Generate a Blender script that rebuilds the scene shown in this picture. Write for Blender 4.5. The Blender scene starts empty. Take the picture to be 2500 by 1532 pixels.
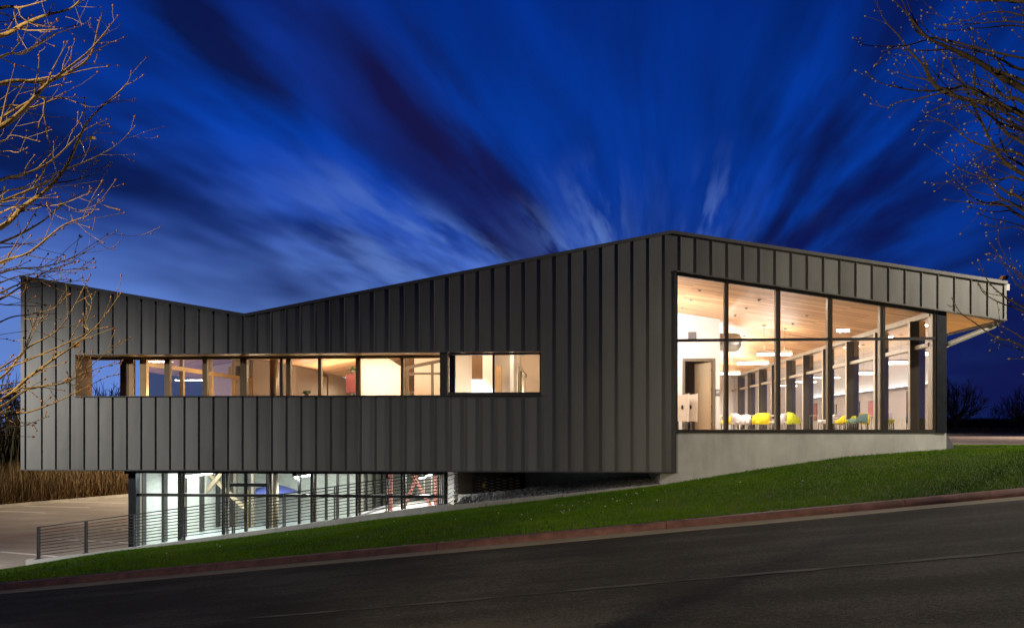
import bpy, bmesh, math, random
import numpy as np
from mathutils import Vector, Matrix

random.seed(7)
rng = np.random.default_rng(7)
S = bpy.context.scene
COL = S.collection
R = math.radians

# ------------------------------------------------------------------ camera
YAW = R(4.14)
CY = -21.668                      # camera stands this far in front of the metal facade (facade plane y = 0)
cam_d = bpy.data.cameras.new('camera')
cam = bpy.data.objects.new('camera', cam_d)
COL.objects.link(cam)
cam.location = (0, CY, 0)
cam.rotation_euler = (R(90), 0, YAW)
cam_d.sensor_width = 36
cam_d.lens = 36 * 2000 / 2500
cam_d.shift_y = (1045 - 766) / 2500
cam_d.clip_start = 0.05
cam_d.clip_end = 3000
S.camera = cam

# ------------------------------------------------------------------ render settings
S.view_settings.view_transform = 'Standard'
S.view_settings.look = 'None'
S.view_settings.exposure = 0
S.view_settings.gamma = 1
S.render.engine = 'CYCLES'
S.cycles.use_denoising = True
S.cycles.max_bounces = 8
S.cycles.diffuse_bounces = 4
S.cycles.glossy_bounces = 4
S.cycles.transparent_max_bounces = 24
S.cycles.sample_clamp_indirect = 4
S.cycles.caustics_reflective = False
S.cycles.caustics_refractive = False


# ------------------------------------------------------------------ node helper
class NT:
    def __init__(s, tree):
        s.t = tree
        s.n = tree.nodes
        s.l = tree.links

    def new(s, kind, **kw):
        n = s.n.new(kind)
        for k, v in kw.items():
            setattr(n, k, v)
        return n

    def put(s, sock, v):
        if isinstance(v, bpy.types.NodeSocket):
            s.l.new(v, sock)
        elif isinstance(v, (tuple, list)) and len(v) == 3 and sock.type == 'RGBA':
            sock.default_value = (*v, 1)
        else:
            sock.default_value = v

    def m(s, op, a, b=None, c=None, clamp=False):
        n = s.new('ShaderNodeMath', operation=op, use_clamp=clamp)
        s.put(n.inputs[0], a)
        if b is not None:
            s.put(n.inputs[1], b)
        if c is not None:
            s.put(n.inputs[2], c)
        return n.outputs[0]

    def mix(s, f, a, b, mode='MIX'):
        n = s.new('ShaderNodeMix', data_type='RGBA', blend_type=mode)
        s.put(n.inputs[0], f)
        s.put(n.inputs[6], a)
        s.put(n.inputs[7], b)
        return n.outputs[2]

    def ramp(s, f, stops, interp='LINEAR'):
        n = s.new('ShaderNodeValToRGB')
        cr = n.color_ramp
        cr.interpolation = interp
        while len(cr.elements) < len(stops):
            cr.elements.new(0.5)
        for e, (p, c) in zip(cr.elements, stops):
            e.position = p
            e.color = (*c, 1) if isinstance(c, (tuple, list)) else (c, c, c, 1)
        s.put(n.inputs[0], f)
        return n.outputs[0]

    def noise(s, vec, scale, detail=3, rough=0.55, dist=0.0, out=0):
        n = s.new('ShaderNodeTexNoise')
        if vec is not None:
            s.l.new(vec, n.inputs['Vector'])
        n.inputs['Scale'].default_value = scale
        n.inputs['Detail'].default_value = detail
        n.inputs['Roughness'].default_value = rough
        n.inputs['Distortion'].default_value = dist
        return n.outputs[out]

    def xyz(s, x, y, z):
        n = s.new('ShaderNodeCombineXYZ')
        for i, v in enumerate((x, y, z)):
            s.put(n.inputs[i], v)
        return n.outputs[0]

    def sep(s, v):
        n = s.new('ShaderNodeSeparateXYZ')
        s.l.new(v, n.inputs[0])
        return n.outputs

    def smooth(s, v, a, b):
        n = s.new('ShaderNodeMapRange', interpolation_type='SMOOTHSTEP')
        s.put(n.inputs[0], v)
        n.inputs[1].default_value = a
        n.inputs[2].default_value = b
        return n.outputs[0]


# ------------------------------------------------------------------ world: dusk sky with long streaked clouds
W = bpy.data.worlds.new('World')
S.world = W
W.use_nodes = True
W.node_tree.nodes.clear()
w = NT(W.node_tree)
gen = w.new('ShaderNodeTexCoord').outputs['Generated']
dx, dy, dz = w.sep(gen)
# clouds drift towards one bearing: streaks radiate from that bearing
ax_px, ax_py = 1610, 900
c_, z_ = (ax_px - 1250) / 2000, (1045 - ax_py) / 2000
AX = Vector((c_ * math.cos(YAW) - math.sin(YAW), c_ * math.sin(YAW) + math.cos(YAW), z_)).normalized()
RT = AX.cross(Vector((0, 0, 1))).normalized()
UPV = RT.cross(AX).normalized()


def dot(v):
    return w.m('ADD', w.m('ADD', w.m('MULTIPLY', dx, v.x), w.m('MULTIPLY', dy, v.y)), w.m('MULTIPLY', dz, v.z))


fr, rr, uu = dot(AX), dot(RT), dot(UPV)
phi = w.m('ARCTAN2', rr, uu)                       # 0 = straight up from the bearing, negative = left
rho = w.m('ARCTAN2', w.m('SQRT', w.m('ADD', w.m('MULTIPLY', rr, rr), w.m('MULTIPLY', uu, uu))), fr)
lr = w.m('LOGARITHM', w.m('ADD', rho, 0.06), 2.718)
# wobble so that streaks are not ruler straight
wob = w.noise(w.xyz(phi, lr, 0.0), 1.1, 1)
phw = w.m('ADD', phi, w.m('MULTIPLY', w.m('SUBTRACT', wob, 0.5), 0.16))
cphi, sphi = w.m('COSINE', phw), w.m('SINE', phw)
def radial(k, l, off, det, rough=0.5):
    return w.noise(w.xyz(w.m('MULTIPLY', cphi, k), w.m('MULTIPLY', sphi, k), w.m('ADD', w.m('MULTIPLY', lr, l), off)), 1.0, det, rough)


n1 = radial(2.7, 1.25, 5.2, 2)
n2 = radial(7.5, 2.4, 0.7, 3)
n3 = radial(11.0, 4.0, 5.0, 3, 0.5)
cloud = w.m('ADD', w.m('MULTIPLY', n1, 0.42), w.m('MULTIPLY', n2, 0.58))
# clear dusk sky: deep blue above, brighter towards the after-glow bearing on the left, darker away from it
elev = w.m('ARCSINE', dz)
lp = Vector((-0.50, 0.86, 0)).normalized()
glow_az = w.m('ADD', w.m('MULTIPLY', dx, lp.x), w.m('MULTIPLY', dy, lp.y))
base = w.ramp(w.m('DIVIDE', elev, 1.2, clamp=True),
              [(0.0, (0.0080, 0.024, 0.130)), (0.08, (0.0030, 0.020, 0.150)), (0.18, (0.0003, 0.031, 0.265)), (0.30, (0.0, 0.034, 0.300)),
               (0.45, (0.0, 0.020, 0.215)), (0.65, (0.0005, 0.011, 0.120)), (1.0, (0.0010, 0.007, 0.065))])
azf = w.m('ADD', 0.22, w.m('MULTIPLY', w.smooth(glow_az, 0.10, 0.86), 0.74))
base = w.mix(1.0, base, w.xyz(azf, azf, azf), 'MULTIPLY')
er = w.m('DIVIDE', w.m('MAXIMUM', elev, 0.0), w.m('ADD', 0.185, w.m('MULTIPLY', w.m('SUBTRACT', n2, 0.5), 0.16)))
eglow = w.m('POWER', 2.718, w.m('MULTIPLY', w.m('POWER', er, 3.4), -1.0))
aglow = w.smooth(glow_az, 0.70, 0.975)
glow = w.m('MULTIPLY', eglow, aglow)
clear = w.mix(w.m('MULTIPLY', glow, 0.97), base, (0.135, 0.265, 0.720))


def P(deg):
    return (deg + 110.0) / 220.0


ph01 = w.m('DIVIDE', w.m('ADD', w.m('MULTIPLY', phw, 57.2958), 110.0), 220.0, clamp=True)
# soft light and dark streaks away from the drift point
amp = w.ramp(ph01, [(P(-110), 0.1), (P(-82), 0.2), (P(-68), 1.0), (P(-45), 0.9), (P(-32), 0.25), (P(14), 0.20), (P(32), 0.8), (P(55), 0.9), (P(110), 0.5)])
sf = w.m('MULTIPLY', w.m('MULTIPLY', w.m('SUBTRACT', cloud, 0.50), 6.5), w.m('MULTIPLY', amp, w.smooth(rho, 0.04, 0.2)))
sf = w.m('ADD', 1.0, w.m('MAXIMUM', w.m('MINIMUM', sf, 0.45), -0.70))
sky0 = w.mix(1.0, clear, w.xyz(sf, sf, sf), 'MULTIPLY')
# dark violet cloud bands, by bearing round the drift point
dark_band = w.ramp(ph01, [(P(-110), 0.0), (P(-80), 0.0), (P(-73), 0.7), (P(-66), 0.85), (P(-60), 0.75), (P(-57), 0.25), (P(-53), 1.0), (P(-40), 1.0),
                          (P(-32), 0.0), (P(-20), 0.06), (P(23), 0.0), (P(30), 0.75), (P(37), 0.5), (P(47), 0.85), (P(80), 0.75), (P(110), 0.6)])
core_ = w.ramp(ph01, [(P(-57), 0.0), (P(-50), 0.8), (P(-43), 0.8), (P(-33), 0.0)])
rho_fade = w.m('MULTIPLY', w.smooth(rho, 0.08, 0.18), w.m('SUBTRACT', 1.0, w.m('MULTIPLY', w.smooth(rho, 0.40, 0.72), 0.80)))
dmask = w.m('MAXIMUM', w.m('SUBTRACT', 1.0, w.smooth(cloud, 0.36, 0.56)), core_)
dk = w.m('MULTIPLY', w.m('MULTIPLY', dark_band, rho_fade), dmask)
violet = w.mix(w.smooth(phi, -0.1, 0.8), (0.0065, 0.0058, 0.062), (0.0022, 0.0065, 0.090))
violet = w.mix(w.smooth(phi, -1.0, -1.25), violet, (0.002, 0.010, 0.105))
sky1 = w.mix(w.m('MULTIPLY', dk, 0.93), sky0, violet)
# pale wisps low over the roof
wisp_band = w.ramp(ph01, [(P(-110), 0.0), (P(-82), 0.3), (P(-70), 1.0), (P(-57), 0.95), (P(-50), 0.0), (P(-43), 0.35), (P(-39), 0.9), (P(-33), 0.2), (P(-26), 0.9), (P(-19), 0.6),
                          (P(-12), 0.1), (P(8), 0.05), (P(18), 0.75), (P(25), 0.1), (P(60), 0.05), (P(110), 0.0)])
w_out = w.m('ADD', 0.24, w.m('MULTIPLY', w.smooth(phi, -0.80, -1.05), 0.22))
w_fade = w.m('MULTIPLY', w.smooth(rho, 0.10, 0.16), w.m('SUBTRACT', 1.0, w.smooth(w.m('DIVIDE', rho, w_out), 0.65, 1.2)))
wk = w.m('MULTIPLY', w.m('MULTIPLY', wisp_band, w_fade), w.smooth(n3, 0.40, 0.66))
sky3 = w.mix(w.m('MULTIPLY', wk, 0.85), sky1, (0.100, 0.195, 0.560))
nish = w.new('ShaderNodeTexSky', sky_type='NISHITA', sun_disc=False)
nish.sun_elevation = R(-3.0)
nish.sun_rotation = R(-27)
bg1 = w.new('ShaderNodeBackground')
w.put(bg1.inputs[0], sky3)
bg1.inputs[1].default_value = 1.0
bg2 = w.new('ShaderNodeBackground')
w.put(bg2.inputs[0], nish.outputs[0])
bg2.inputs[1].default_value = 0.015
addb = w.new('ShaderNodeAddShader')
w.l.new(bg1.outputs[0], addb.inputs[0])
w.l.new(bg2.outputs[0], addb.inputs[1])
wo = w.new('ShaderNodeOutputWorld')
w.l.new(addb.outputs[0], wo.inputs[0])


# ------------------------------------------------------------------ lamps helper
def light(kind, loc, power, color=(1, 1, 1), size=0.2, size_y=None, rot=None, aim=None, spot=None, blend=0.5, name='lamp_light'):
    d = bpy.data.lights.new(name, kind)
    d.energy = power
    d.color = color
    if kind == 'AREA':
        d.shape = 'RECTANGLE'
        d.size = size
        d.size_y = size_y or size
    else:
        d.shadow_soft_size = size
    if spot:
        d.spot_size = R(spot)
        d.spot_blend = blend
    o = bpy.data.objects.new(name, d)
    COL.objects.link(o)
    o.location = loc
    if aim is not None:
        o.rotation_euler = (Vector(aim) - Vector(loc)).to_track_quat('-Z', 'Y').to_euler()
    elif rot is not None:
        o.rotation_euler = rot
    return o


# street lamps that light the forecourt from outside the frame, and one added fill lamp (their posts are built further down)
LAMPS = [((-10.0, -25.0, 6.7), (1.0, 0.9, 0.8)), ((17.0, -5.5, 6.8), (1.0, 0.90, 0.74)), ((-25.0, -9.0, 4.2), (1.0, 0.93, 0.82)), ((17.0, -31.0, 6.1), (1.0, 0.93, 0.82))]
light('SPOT', (17.0, -5.5, 6.6), 6200, (1.0, 0.90, 0.72), 0.08, aim=(5, -1.5, -0.5), spot=130, blend=0.6, name='street_lamp_light')
light('SPOT', (-25.0, -9.0, 4.0), 10000, (1.0, 0.96, 0.88), 0.15, aim=(-12.5, 0, -4.4), spot=62, blend=1.0, name='street_lamp_light')
light('SPOT', (-16.0, 30.0, 5.0), 19000, (1.0, 0.80, 0.54), 0.2, aim=(-20, 28, -4), spot=160, blend=0.6, name='parking_lamp_light')
light('SPOT', (-7.0, -23.5, 2.2), 4600, (1.0, 0.78, 0.44), 0.15, aim=(-1.9, -17.7, 0.9), spot=52, blend=0.7, name='verge_lamp_light')
light('SPOT', (30.0, 24.0, 6.0), 7000, (1.0, 0.72, 0.52), 0.2, aim=(27, 24, 0), spot=150, blend=0.6, name='parking_lamp_light')
light('SPOT', (-10.0, -25.0, 6.4), 1800, (1.0, 0.88, 0.68), 0.06, aim=(-3, -10.5, -2.6), spot=56, blend=0.9, name='street_lamp_light')  # unseen fill lamp, added to lift the kerb and lawn


# ------------------------------------------------------------------ mesh helpers
def ray(px, py):
    c, z = (px - 1250) / 2000, (1045 - py) / 2000
    return Vector((c * math.cos(YAW) - math.sin(YAW), c * math.sin(YAW) + math.cos(YAW), z))


def U(px, py, y):
    """point of the vertical plane at depth y that the photograph shows at pixel px, py"""
    r = ray(px, py)
    t = (y - CY) / r.y
    return Vector((r.x * t, CY + r.y * t, r.z * t))


def UX(px, y):
    return U(px, 1045, y).x


def UZ(px, py, y):
    return U(px, py, y).z


def G(px, py, z):
    """point of the level plane at height z"""
    r = ray(px, py)
    t = z / r.z
    return Vector((r.x * t, CY + r.y * t, z))


class MB:
    def __init__(s):
        s.v, s.f, s.sm = [], [], []

    def add(s, vs, fs, smooth=False):
        o = len(s.v)
        s.v += [tuple(p) for p in vs]
        s.f += [tuple(i + o for i in f) for f in fs]
        s.sm += [smooth] * len(fs)
        return s

    def box(s, x0, x1, y0, y1, z0, z1):
        vs = [(x0, y0, z0), (x1, y0, z0), (x1, y1, z0), (x0, y1, z0), (x0, y0, z1), (x1, y0, z1), (x1, y1, z1), (x0, y1, z1)]
        return s.add(vs, [(0, 3, 2, 1), (4, 5, 6, 7), (0, 1, 5, 4), (1, 2, 6, 5), (2, 3, 7, 6), (3, 0, 4, 7)])

    def hexa(s, a, b):
        """two quads a, b (same order) joined to a block"""
        return s.add(list(a) + list(b), [(3, 2, 1, 0), (4, 5, 6, 7), (0, 1, 5, 4), (1, 2, 6, 5), (2, 3, 7, 6), (3, 0, 4, 7)])

    def prism(s, poly, y0, y1):
        """polygon in x, z extruded along y"""
        n = len(poly)
        vs = [(x, y0, z) for x, z in poly] + [(x, y1, z) for x, z in poly]
        fs = [tuple(range(n)), tuple(range(2 * n - 1, n - 1, -1))] + [(i, i + n, (i + 1) % n + n, (i + 1) % n) for i in range(n)]
        return s.add(vs, fs)

    def bar(s, a, b, w_, h_, up=(0, 0, 1)):
        a, b = Vector(a), Vector(b)
        d = (b - a).normalized()
        u = Vector(up)
        if abs(d.dot(u)) > 0.98:
            u = Vector((0, 1, 0))
        r = d.cross(u).normalized() * w_ / 2
        u = r.cross(d).normalized() * h_ / 2
        return s.hexa([a - r - u, a + r - u, a + r + u, a - r + u], [b - r - u, b + r - u, b + r + u, b - r + u])

    def tube(s, pts, rad, n=8, cap=True):
        pts = [Vector(p) for p in pts]
        if not hasattr(rad, '__len__'):
            rad = [rad] * len(pts)
        vs, fs = [], []
        prev = None
        for i, p in enumerate(pts):
            d = (pts[min(i + 1, len(pts) - 1)] - pts[max(i - 1, 0)])
            d = d.normalized() if d.length > 1e-9 else Vector((0, 0, 1))
            if prev is None:
                u = d.orthogonal().normalized()
            else:
                u = prev - d * prev.dot(d)
                u = u.normalized() if u.length > 1e-6 else d.orthogonal().normalized()
            prev = u
            v = d.cross(u)
            for k in range(n):
                t = 2 * math.pi * k / n
                vs.append(p + (u * math.cos(t) + v * math.sin(t)) * rad[i])
        for i in range(len(pts) - 1):
            for k in range(n):
                fs.append((i * n + k, i * n + (k + 1) % n, (i + 1) * n + (k + 1) % n, (i + 1) * n + k))
        if cap:
            fs.append(tuple(range(n - 1, -1, -1)))
            fs.append(tuple((len(pts) - 1) * n + k for k in range(n)))
        return s.add(vs, fs, True)

    def lathe(s, c, prof, n=16):
        """prof = (radius, z) list round a vertical axis at c"""
        c = Vector(c)
        return s.tube([c + Vector((0, 0, z)) for r, z in prof], [r for r, z in prof], n)

    def build(s, name, mat_, parent=None, bevel=0.0):
        me = bpy.data.meshes.new(name)
        me.from_pydata(s.v, [], s.f)
        if any(s.sm):
            me.polygons.foreach_set('use_smooth', s.sm)
        me.materials.append(mat_)
        me.update()
        return link(name, me, parent, bevel)


def link(name, me, parent=None, bevel=0.0):
    o = bpy.data.objects.new(name, me)
    COL.objects.link(o)
    if parent is not None:
        o.parent = parent

        def world(q_):
            return (world(q_.parent) @ q_.matrix_parent_inverse @ q_.matrix_basis) if q_.parent else q_.matrix_basis.copy()

        o.matrix_parent_inverse = world(parent).inverted()
    if bevel:
        b = o.modifiers.new('edge', 'BEVEL')
        b.width = bevel
        b.segments = 2
        b.limit_method = 'ANGLE'
    return o


def tag(o, label=None, cat=None, group=None, kind=None):
    if label:
        o['label'] = label
    if cat:
        o['category'] = cat
    if group:
        o['group'] = group
    if kind:
        o['kind'] = kind
    return o


def thing(name, label, cat, loc=(0, 0, 0), group=None):
    o = bpy.data.objects.new(name, None)
    o.empty_display_size = 0.2
    COL.objects.link(o)
    o.location = loc
    return tag(o, label, cat, group)


def mesh_np(name, V, F, mat_, parent=None):
    """large meshes from arrays; F is (n, k)"""
    me = bpy.data.meshes.new(name)
    n, k = F.shape
    me.vertices.add(len(V))
    me.vertices.foreach_set('co', V.astype(np.float32).ravel())
    me.loops.add(n * k)
    me.loops.foreach_set('vertex_index', F.astype(np.int32).ravel())
    me.polygons.add(n)
    me.polygons.foreach_set('loop_start', np.arange(0, n * k, k, dtype=np.int32))
    me.update(calc_edges=True)
    me.materials.append(mat_)
    return link(name, me, parent)


# ------------------------------------------------------------------ materials
def mat(name, color, rough=0.6, metal=0.0, var=0.0, nscale=6.0, bump=0.0, bscale=40.0, spec=0.5, stretch=(1, 1, 1), objvar=0.0, emit=None, estr=0.0):
    m_ = bpy.data.materials.new(name)
    m_.use_nodes = True
    t = NT(m_.node_tree)
    b = t.n['Principled BSDF']
    b.inputs['Roughness'].default_value = rough
    b.inputs['Metallic'].default_value = metal
    b.inputs['Specular IOR Level'].default_value = spec
    col = color
    if var or bump or objvar:
        tc = t.new('ShaderNodeTexCoord').outputs['Object']
        mp = t.new('ShaderNodeMapping')
        t.l.new(tc, mp.inputs[0])
        mp.inputs['Scale'].default_value = stretch
        vec = mp.outputs[0]
    if var:
        f = t.noise(vec, nscale, 5, 0.6)
        lo = tuple(c * (1 - var) for c in color)
        hi_ = tuple(min(1, c * (1 + var)) for c in color)
        col = t.ramp(f, [(0.3, lo), (0.7, hi_)])
    if objvar:
        oi = t.new('ShaderNodeObjectInfo').outputs['Random']
        k = t.m('ADD', t.m('MULTIPLY', oi, 2 * objvar), 1 - objvar)
        col = t.mix(1.0, col, t.xyz(k, k, k), 'MULTIPLY')
    t.put(b.inputs['Base Color'], col)
    if bump:
        bn = t.new('ShaderNodeBump')
        bn.inputs['Strength'].default_value = bump
        bn.inputs['Distance'].default_value = 0.02
        t.l.new(t.noise(vec, bscale, 4, 0.6), bn.inputs['Height'])
        t.l.new(bn.outputs[0], b.inputs['Normal'])
    if emit:
        b.inputs['Emission Color'].default_value = (*emit, 1)
        b.inputs['Emission Strength'].default_value = estr
    return m_


def glass_mat(name, f0, tint=(1, 1, 1), rough=0.0, power=4.5):
    m_ = bpy.data.materials.new(name)
    m_.use_nodes = True
    t = NT(m_.node_tree)
    t.n.clear()
    lw = t.new('ShaderNodeLayerWeight')
    lw.inputs['Blend'].default_value = 0.5
    fac = t.m('ADD', t.m('MULTIPLY', t.m('POWER', lw.outputs['Facing'], power), 1 - f0), f0, clamp=True)
    tr = t.new('ShaderNodeBsdfTransparent')
    tr.inputs[0].default_value = (*tint, 1)
    gl = t.new('ShaderNodeBsdfGlossy')
    gl.inputs['Roughness'].default_value = rough
    mx = t.new('ShaderNodeMixShader')
    t.l.new(fac, mx.inputs[0])
    t.l.new(tr.outputs[0], mx.inputs[1])
    t.l.new(gl.outputs[0], mx.inputs[2])
    o = t.new('ShaderNodeOutputMaterial')
    t.l.new(mx.outputs[0], o.inputs[0])
    return m_


def emit_mat(name, color, strength):
    m_ = bpy.data.materials.new(name)
    m_.use_nodes = True
    t = NT(m_.node_tree)
    t.n.clear()
    e = t.new('ShaderNodeEmission')
    e.inputs[0].default_value = (*color, 1)
    e.inputs[1].default_value = strength
    o = t.new('ShaderNodeOutputMaterial')
    t.l.new(e.outputs[0], o.inputs[0])
    return m_


def panel_material():
    m_ = bpy.data.materials.new('grey zinc panel')
    m_.use_nodes = True
    t = NT(m_.node_tree)
    b = t.n['Principled BSDF']
    tc = t.new('ShaderNodeTexCoord').outputs['Object']
    oi = t.new('ShaderNodeObjectInfo').outputs['Random']
    mp = t.new('ShaderNodeMapping')
    mp.inputs['Scale'].default_value = (2.2, 2.2, 0.35)
    t.l.new(tc, mp.inputs[0])
    f = t.noise(mp.outputs[0], 1.6, 5, 0.62)
    f2 = t.noise(tc, 0.9, 3, 0.5)
    f3 = t.noise(mp.outputs[0], 14.0, 3, 0.6)
    k = t.m('ADD', 0.60, t.m('ADD', t.m('MULTIPLY', f, 0.36), t.m('ADD', t.m('MULTIPLY', oi, 0.34), t.m('MULTIPLY', f2, 0.16))))
    k = t.m('ADD', k, t.m('MULTIPLY', t.m('SUBTRACT', f3, 0.5), 0.10))
    col = t.mix(1.0, (0.172, 0.169, 0.163), t.xyz(k, k, k), 'MULTIPLY')
    t.put(b.inputs['Base Color'], col)
    b.inputs['Metallic'].default_value = 0.35
    t.put(b.inputs['Roughness'], t.m('ADD', 0.36, t.m('ADD', t.m('MULTIPLY', oi, 0.14), t.m('MULTIPLY', f, 0.2))))
    bn = t.new('ShaderNodeBump')
    bn.inputs['Strength'].default_value = 0.45
    bn.inputs['Distance'].default_value = 0.012
    mp2 = t.new('ShaderNodeMapping')
    mp2.inputs['Scale'].default_value = (3.0, 3.0, 1.1)
    t.l.new(tc, mp2.inputs[0])
    t.l.new(t.noise(mp2.outputs[0], 1.0, 2, 0.4), bn.inputs['Height'])
    t.l.new(bn.outputs[0], b.inputs['Normal'])
    return m_


def concrete_material(name, color, streak=True):
    m_ = bpy.data.materials.new(name)
    m_.use_nodes = True
    t = NT(m_.node_tree)
    b = t.n['Principled BSDF']
    tc = t.new('ShaderNodeTexCoord').outputs['Object']
    mp = t.new('ShaderNodeMapping')
    mp.inputs['Scale'].default_value = (1.4, 1.4, 0.35)
    t.l.new(tc, mp.inputs[0])
    a = t.noise(tc, 1.1, 6, 0.65)
    s_ = t.noise(mp.outputs[0], 3.5, 5, 0.6)
    fn = t.noise(tc, 38.0, 3, 0.7)
    k = t.m('ADD', 0.26, t.m('ADD', t.m('MULTIPLY', a, 0.70), t.m('ADD', t.m('MULTIPLY', s_, 0.50 if streak else 0.1), t.m('MULTIPLY', fn, 0.12))))
    col = t.mix(1.0, color, t.xyz(k, k, k), 'MULTIPLY')
    pit = t.smooth(t.noise(tc, 21.0, 2, 0.5), 0.70, 0.76)
    col = t.mix(t.m('MULTIPLY', pit, 0.45), col, tuple(c * 0.45 for c in color))
    t.put(b.inputs['Base Color'], col)
    b.inputs['Roughness'].default_value = 0.82
    bn = t.new('ShaderNodeBump')
    bn.inputs['Strength'].default_value = 0.35
    bn.inputs['Distance'].default_value = 0.01
    t.l.new(fn, bn.inputs['Height'])
    t.l.new(bn.outputs[0], b.inputs['Normal'])
    return m_


def wood_material(name, c1, c2, pw=0.16, pl=2.1, rough=0.45):
    """boards running along x, laid side by side along y"""
    m_ = bpy.data.materials.new(name)
    m_.use_nodes = True
    t = NT(m_.node_tree)
    b = t.n['Principled BSDF']
    tc = t.new('ShaderNodeTexCoord').outputs['Object']
    x, y, z = t.sep(tc)
    br = t.new('ShaderNodeTexBrick')
    t.l.new(t.xyz(x, y, 0.0), br.inputs['Vector'])
    br.offset = 0.37
    br.inputs['Color1'].default_value = (0, 0, 0, 1)
    br.inputs['Color2'].default_value = (1, 1, 1, 1)
    br.inputs['Mortar'].default_value = (0.2, 0.2, 0.2, 1)
    br.inputs['Scale'].default_value = 1.0
    br.inputs['Mortar Size'].default_value = 0.003
    br.inputs['Brick Width'].default_value = pl
    br.inputs['Row Height'].default_value = pw
    bw = t.new('ShaderNodeRGBToBW')
    t.l.new(br.outputs['Color'], bw.inputs[0])
    grain = t.noise(t.xyz(t.m('MULTIPLY', x, 1.2), t.m('MULTIPLY', y, 22.0), bw.outputs[0]), 1.6, 4, 0.6)
    f = t.m('ADD', t.m('MULTIPLY', bw.outputs[0], 0.62), t.m('MULTIPLY', grain, 0.45), clamp=True)
    t.put(b.inputs['Base Color'], t.ramp(f, [(0.1, c1), (0.55, tuple((p + q) / 2 for p, q in zip(c1, c2))), (0.95, c2)]))
    b.inputs['Roughness'].default_value = rough
    return m_


def asphalt_material(name, lo, hi_, rough=0.85):
    m_ = bpy.data.materials.new(name)
    m_.use_nodes = True
    t = NT(m_.node_tree)
    b = t.n['Principled BSDF']
    tc = t.new('ShaderNodeTexCoord').outputs['Object']
    big_ = t.noise(tc, 0.33, 5, 0.62)
    mp = t.new('ShaderNodeMapping')
    mp.inputs['Scale'].default_value = (0.25, 2.0, 1.0)
    t.l.new(tc, mp.inputs[0])
    lane = t.noise(mp.outputs[0], 0.8, 3, 0.5)
    sp = t.noise(tc, 24.0, 3, 0.85)
    st = t.noise(tc, 95.0, 1, 0.5)
    f = t.m('ADD', t.m('MULTIPLY', big_, 0.55), t.m('ADD', t.m('MULTIPLY', lane, 0.35), t.m('ADD', t.m('MULTIPLY', sp, 0.55), t.m('MULTIPLY', st, 0.35))))
    t.put(b.inputs['Base Color'], t.ramp(f, [(0.68, lo), (0.92, tuple(0.62 * p_ + 0.38 * q_ for p_, q_ in zip(lo, hi_))), (1.0, hi_)]))
    b.inputs['Roughness'].default_value = rough
    b.inputs['Specular IOR Level'].default_value = 0.2
    bn = t.new('ShaderNodeBump')
    bn.inputs['Strength'].default_value = 0.7
    bn.inputs['Distance'].default_value = 0.012
    t.l.new(t.m('ADD', sp, t.m('MULTIPLY', st, 0.6)), bn.inputs['Height'])
    t.l.new(bn.outputs[0], b.inputs['Normal'])
    return m_


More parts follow.
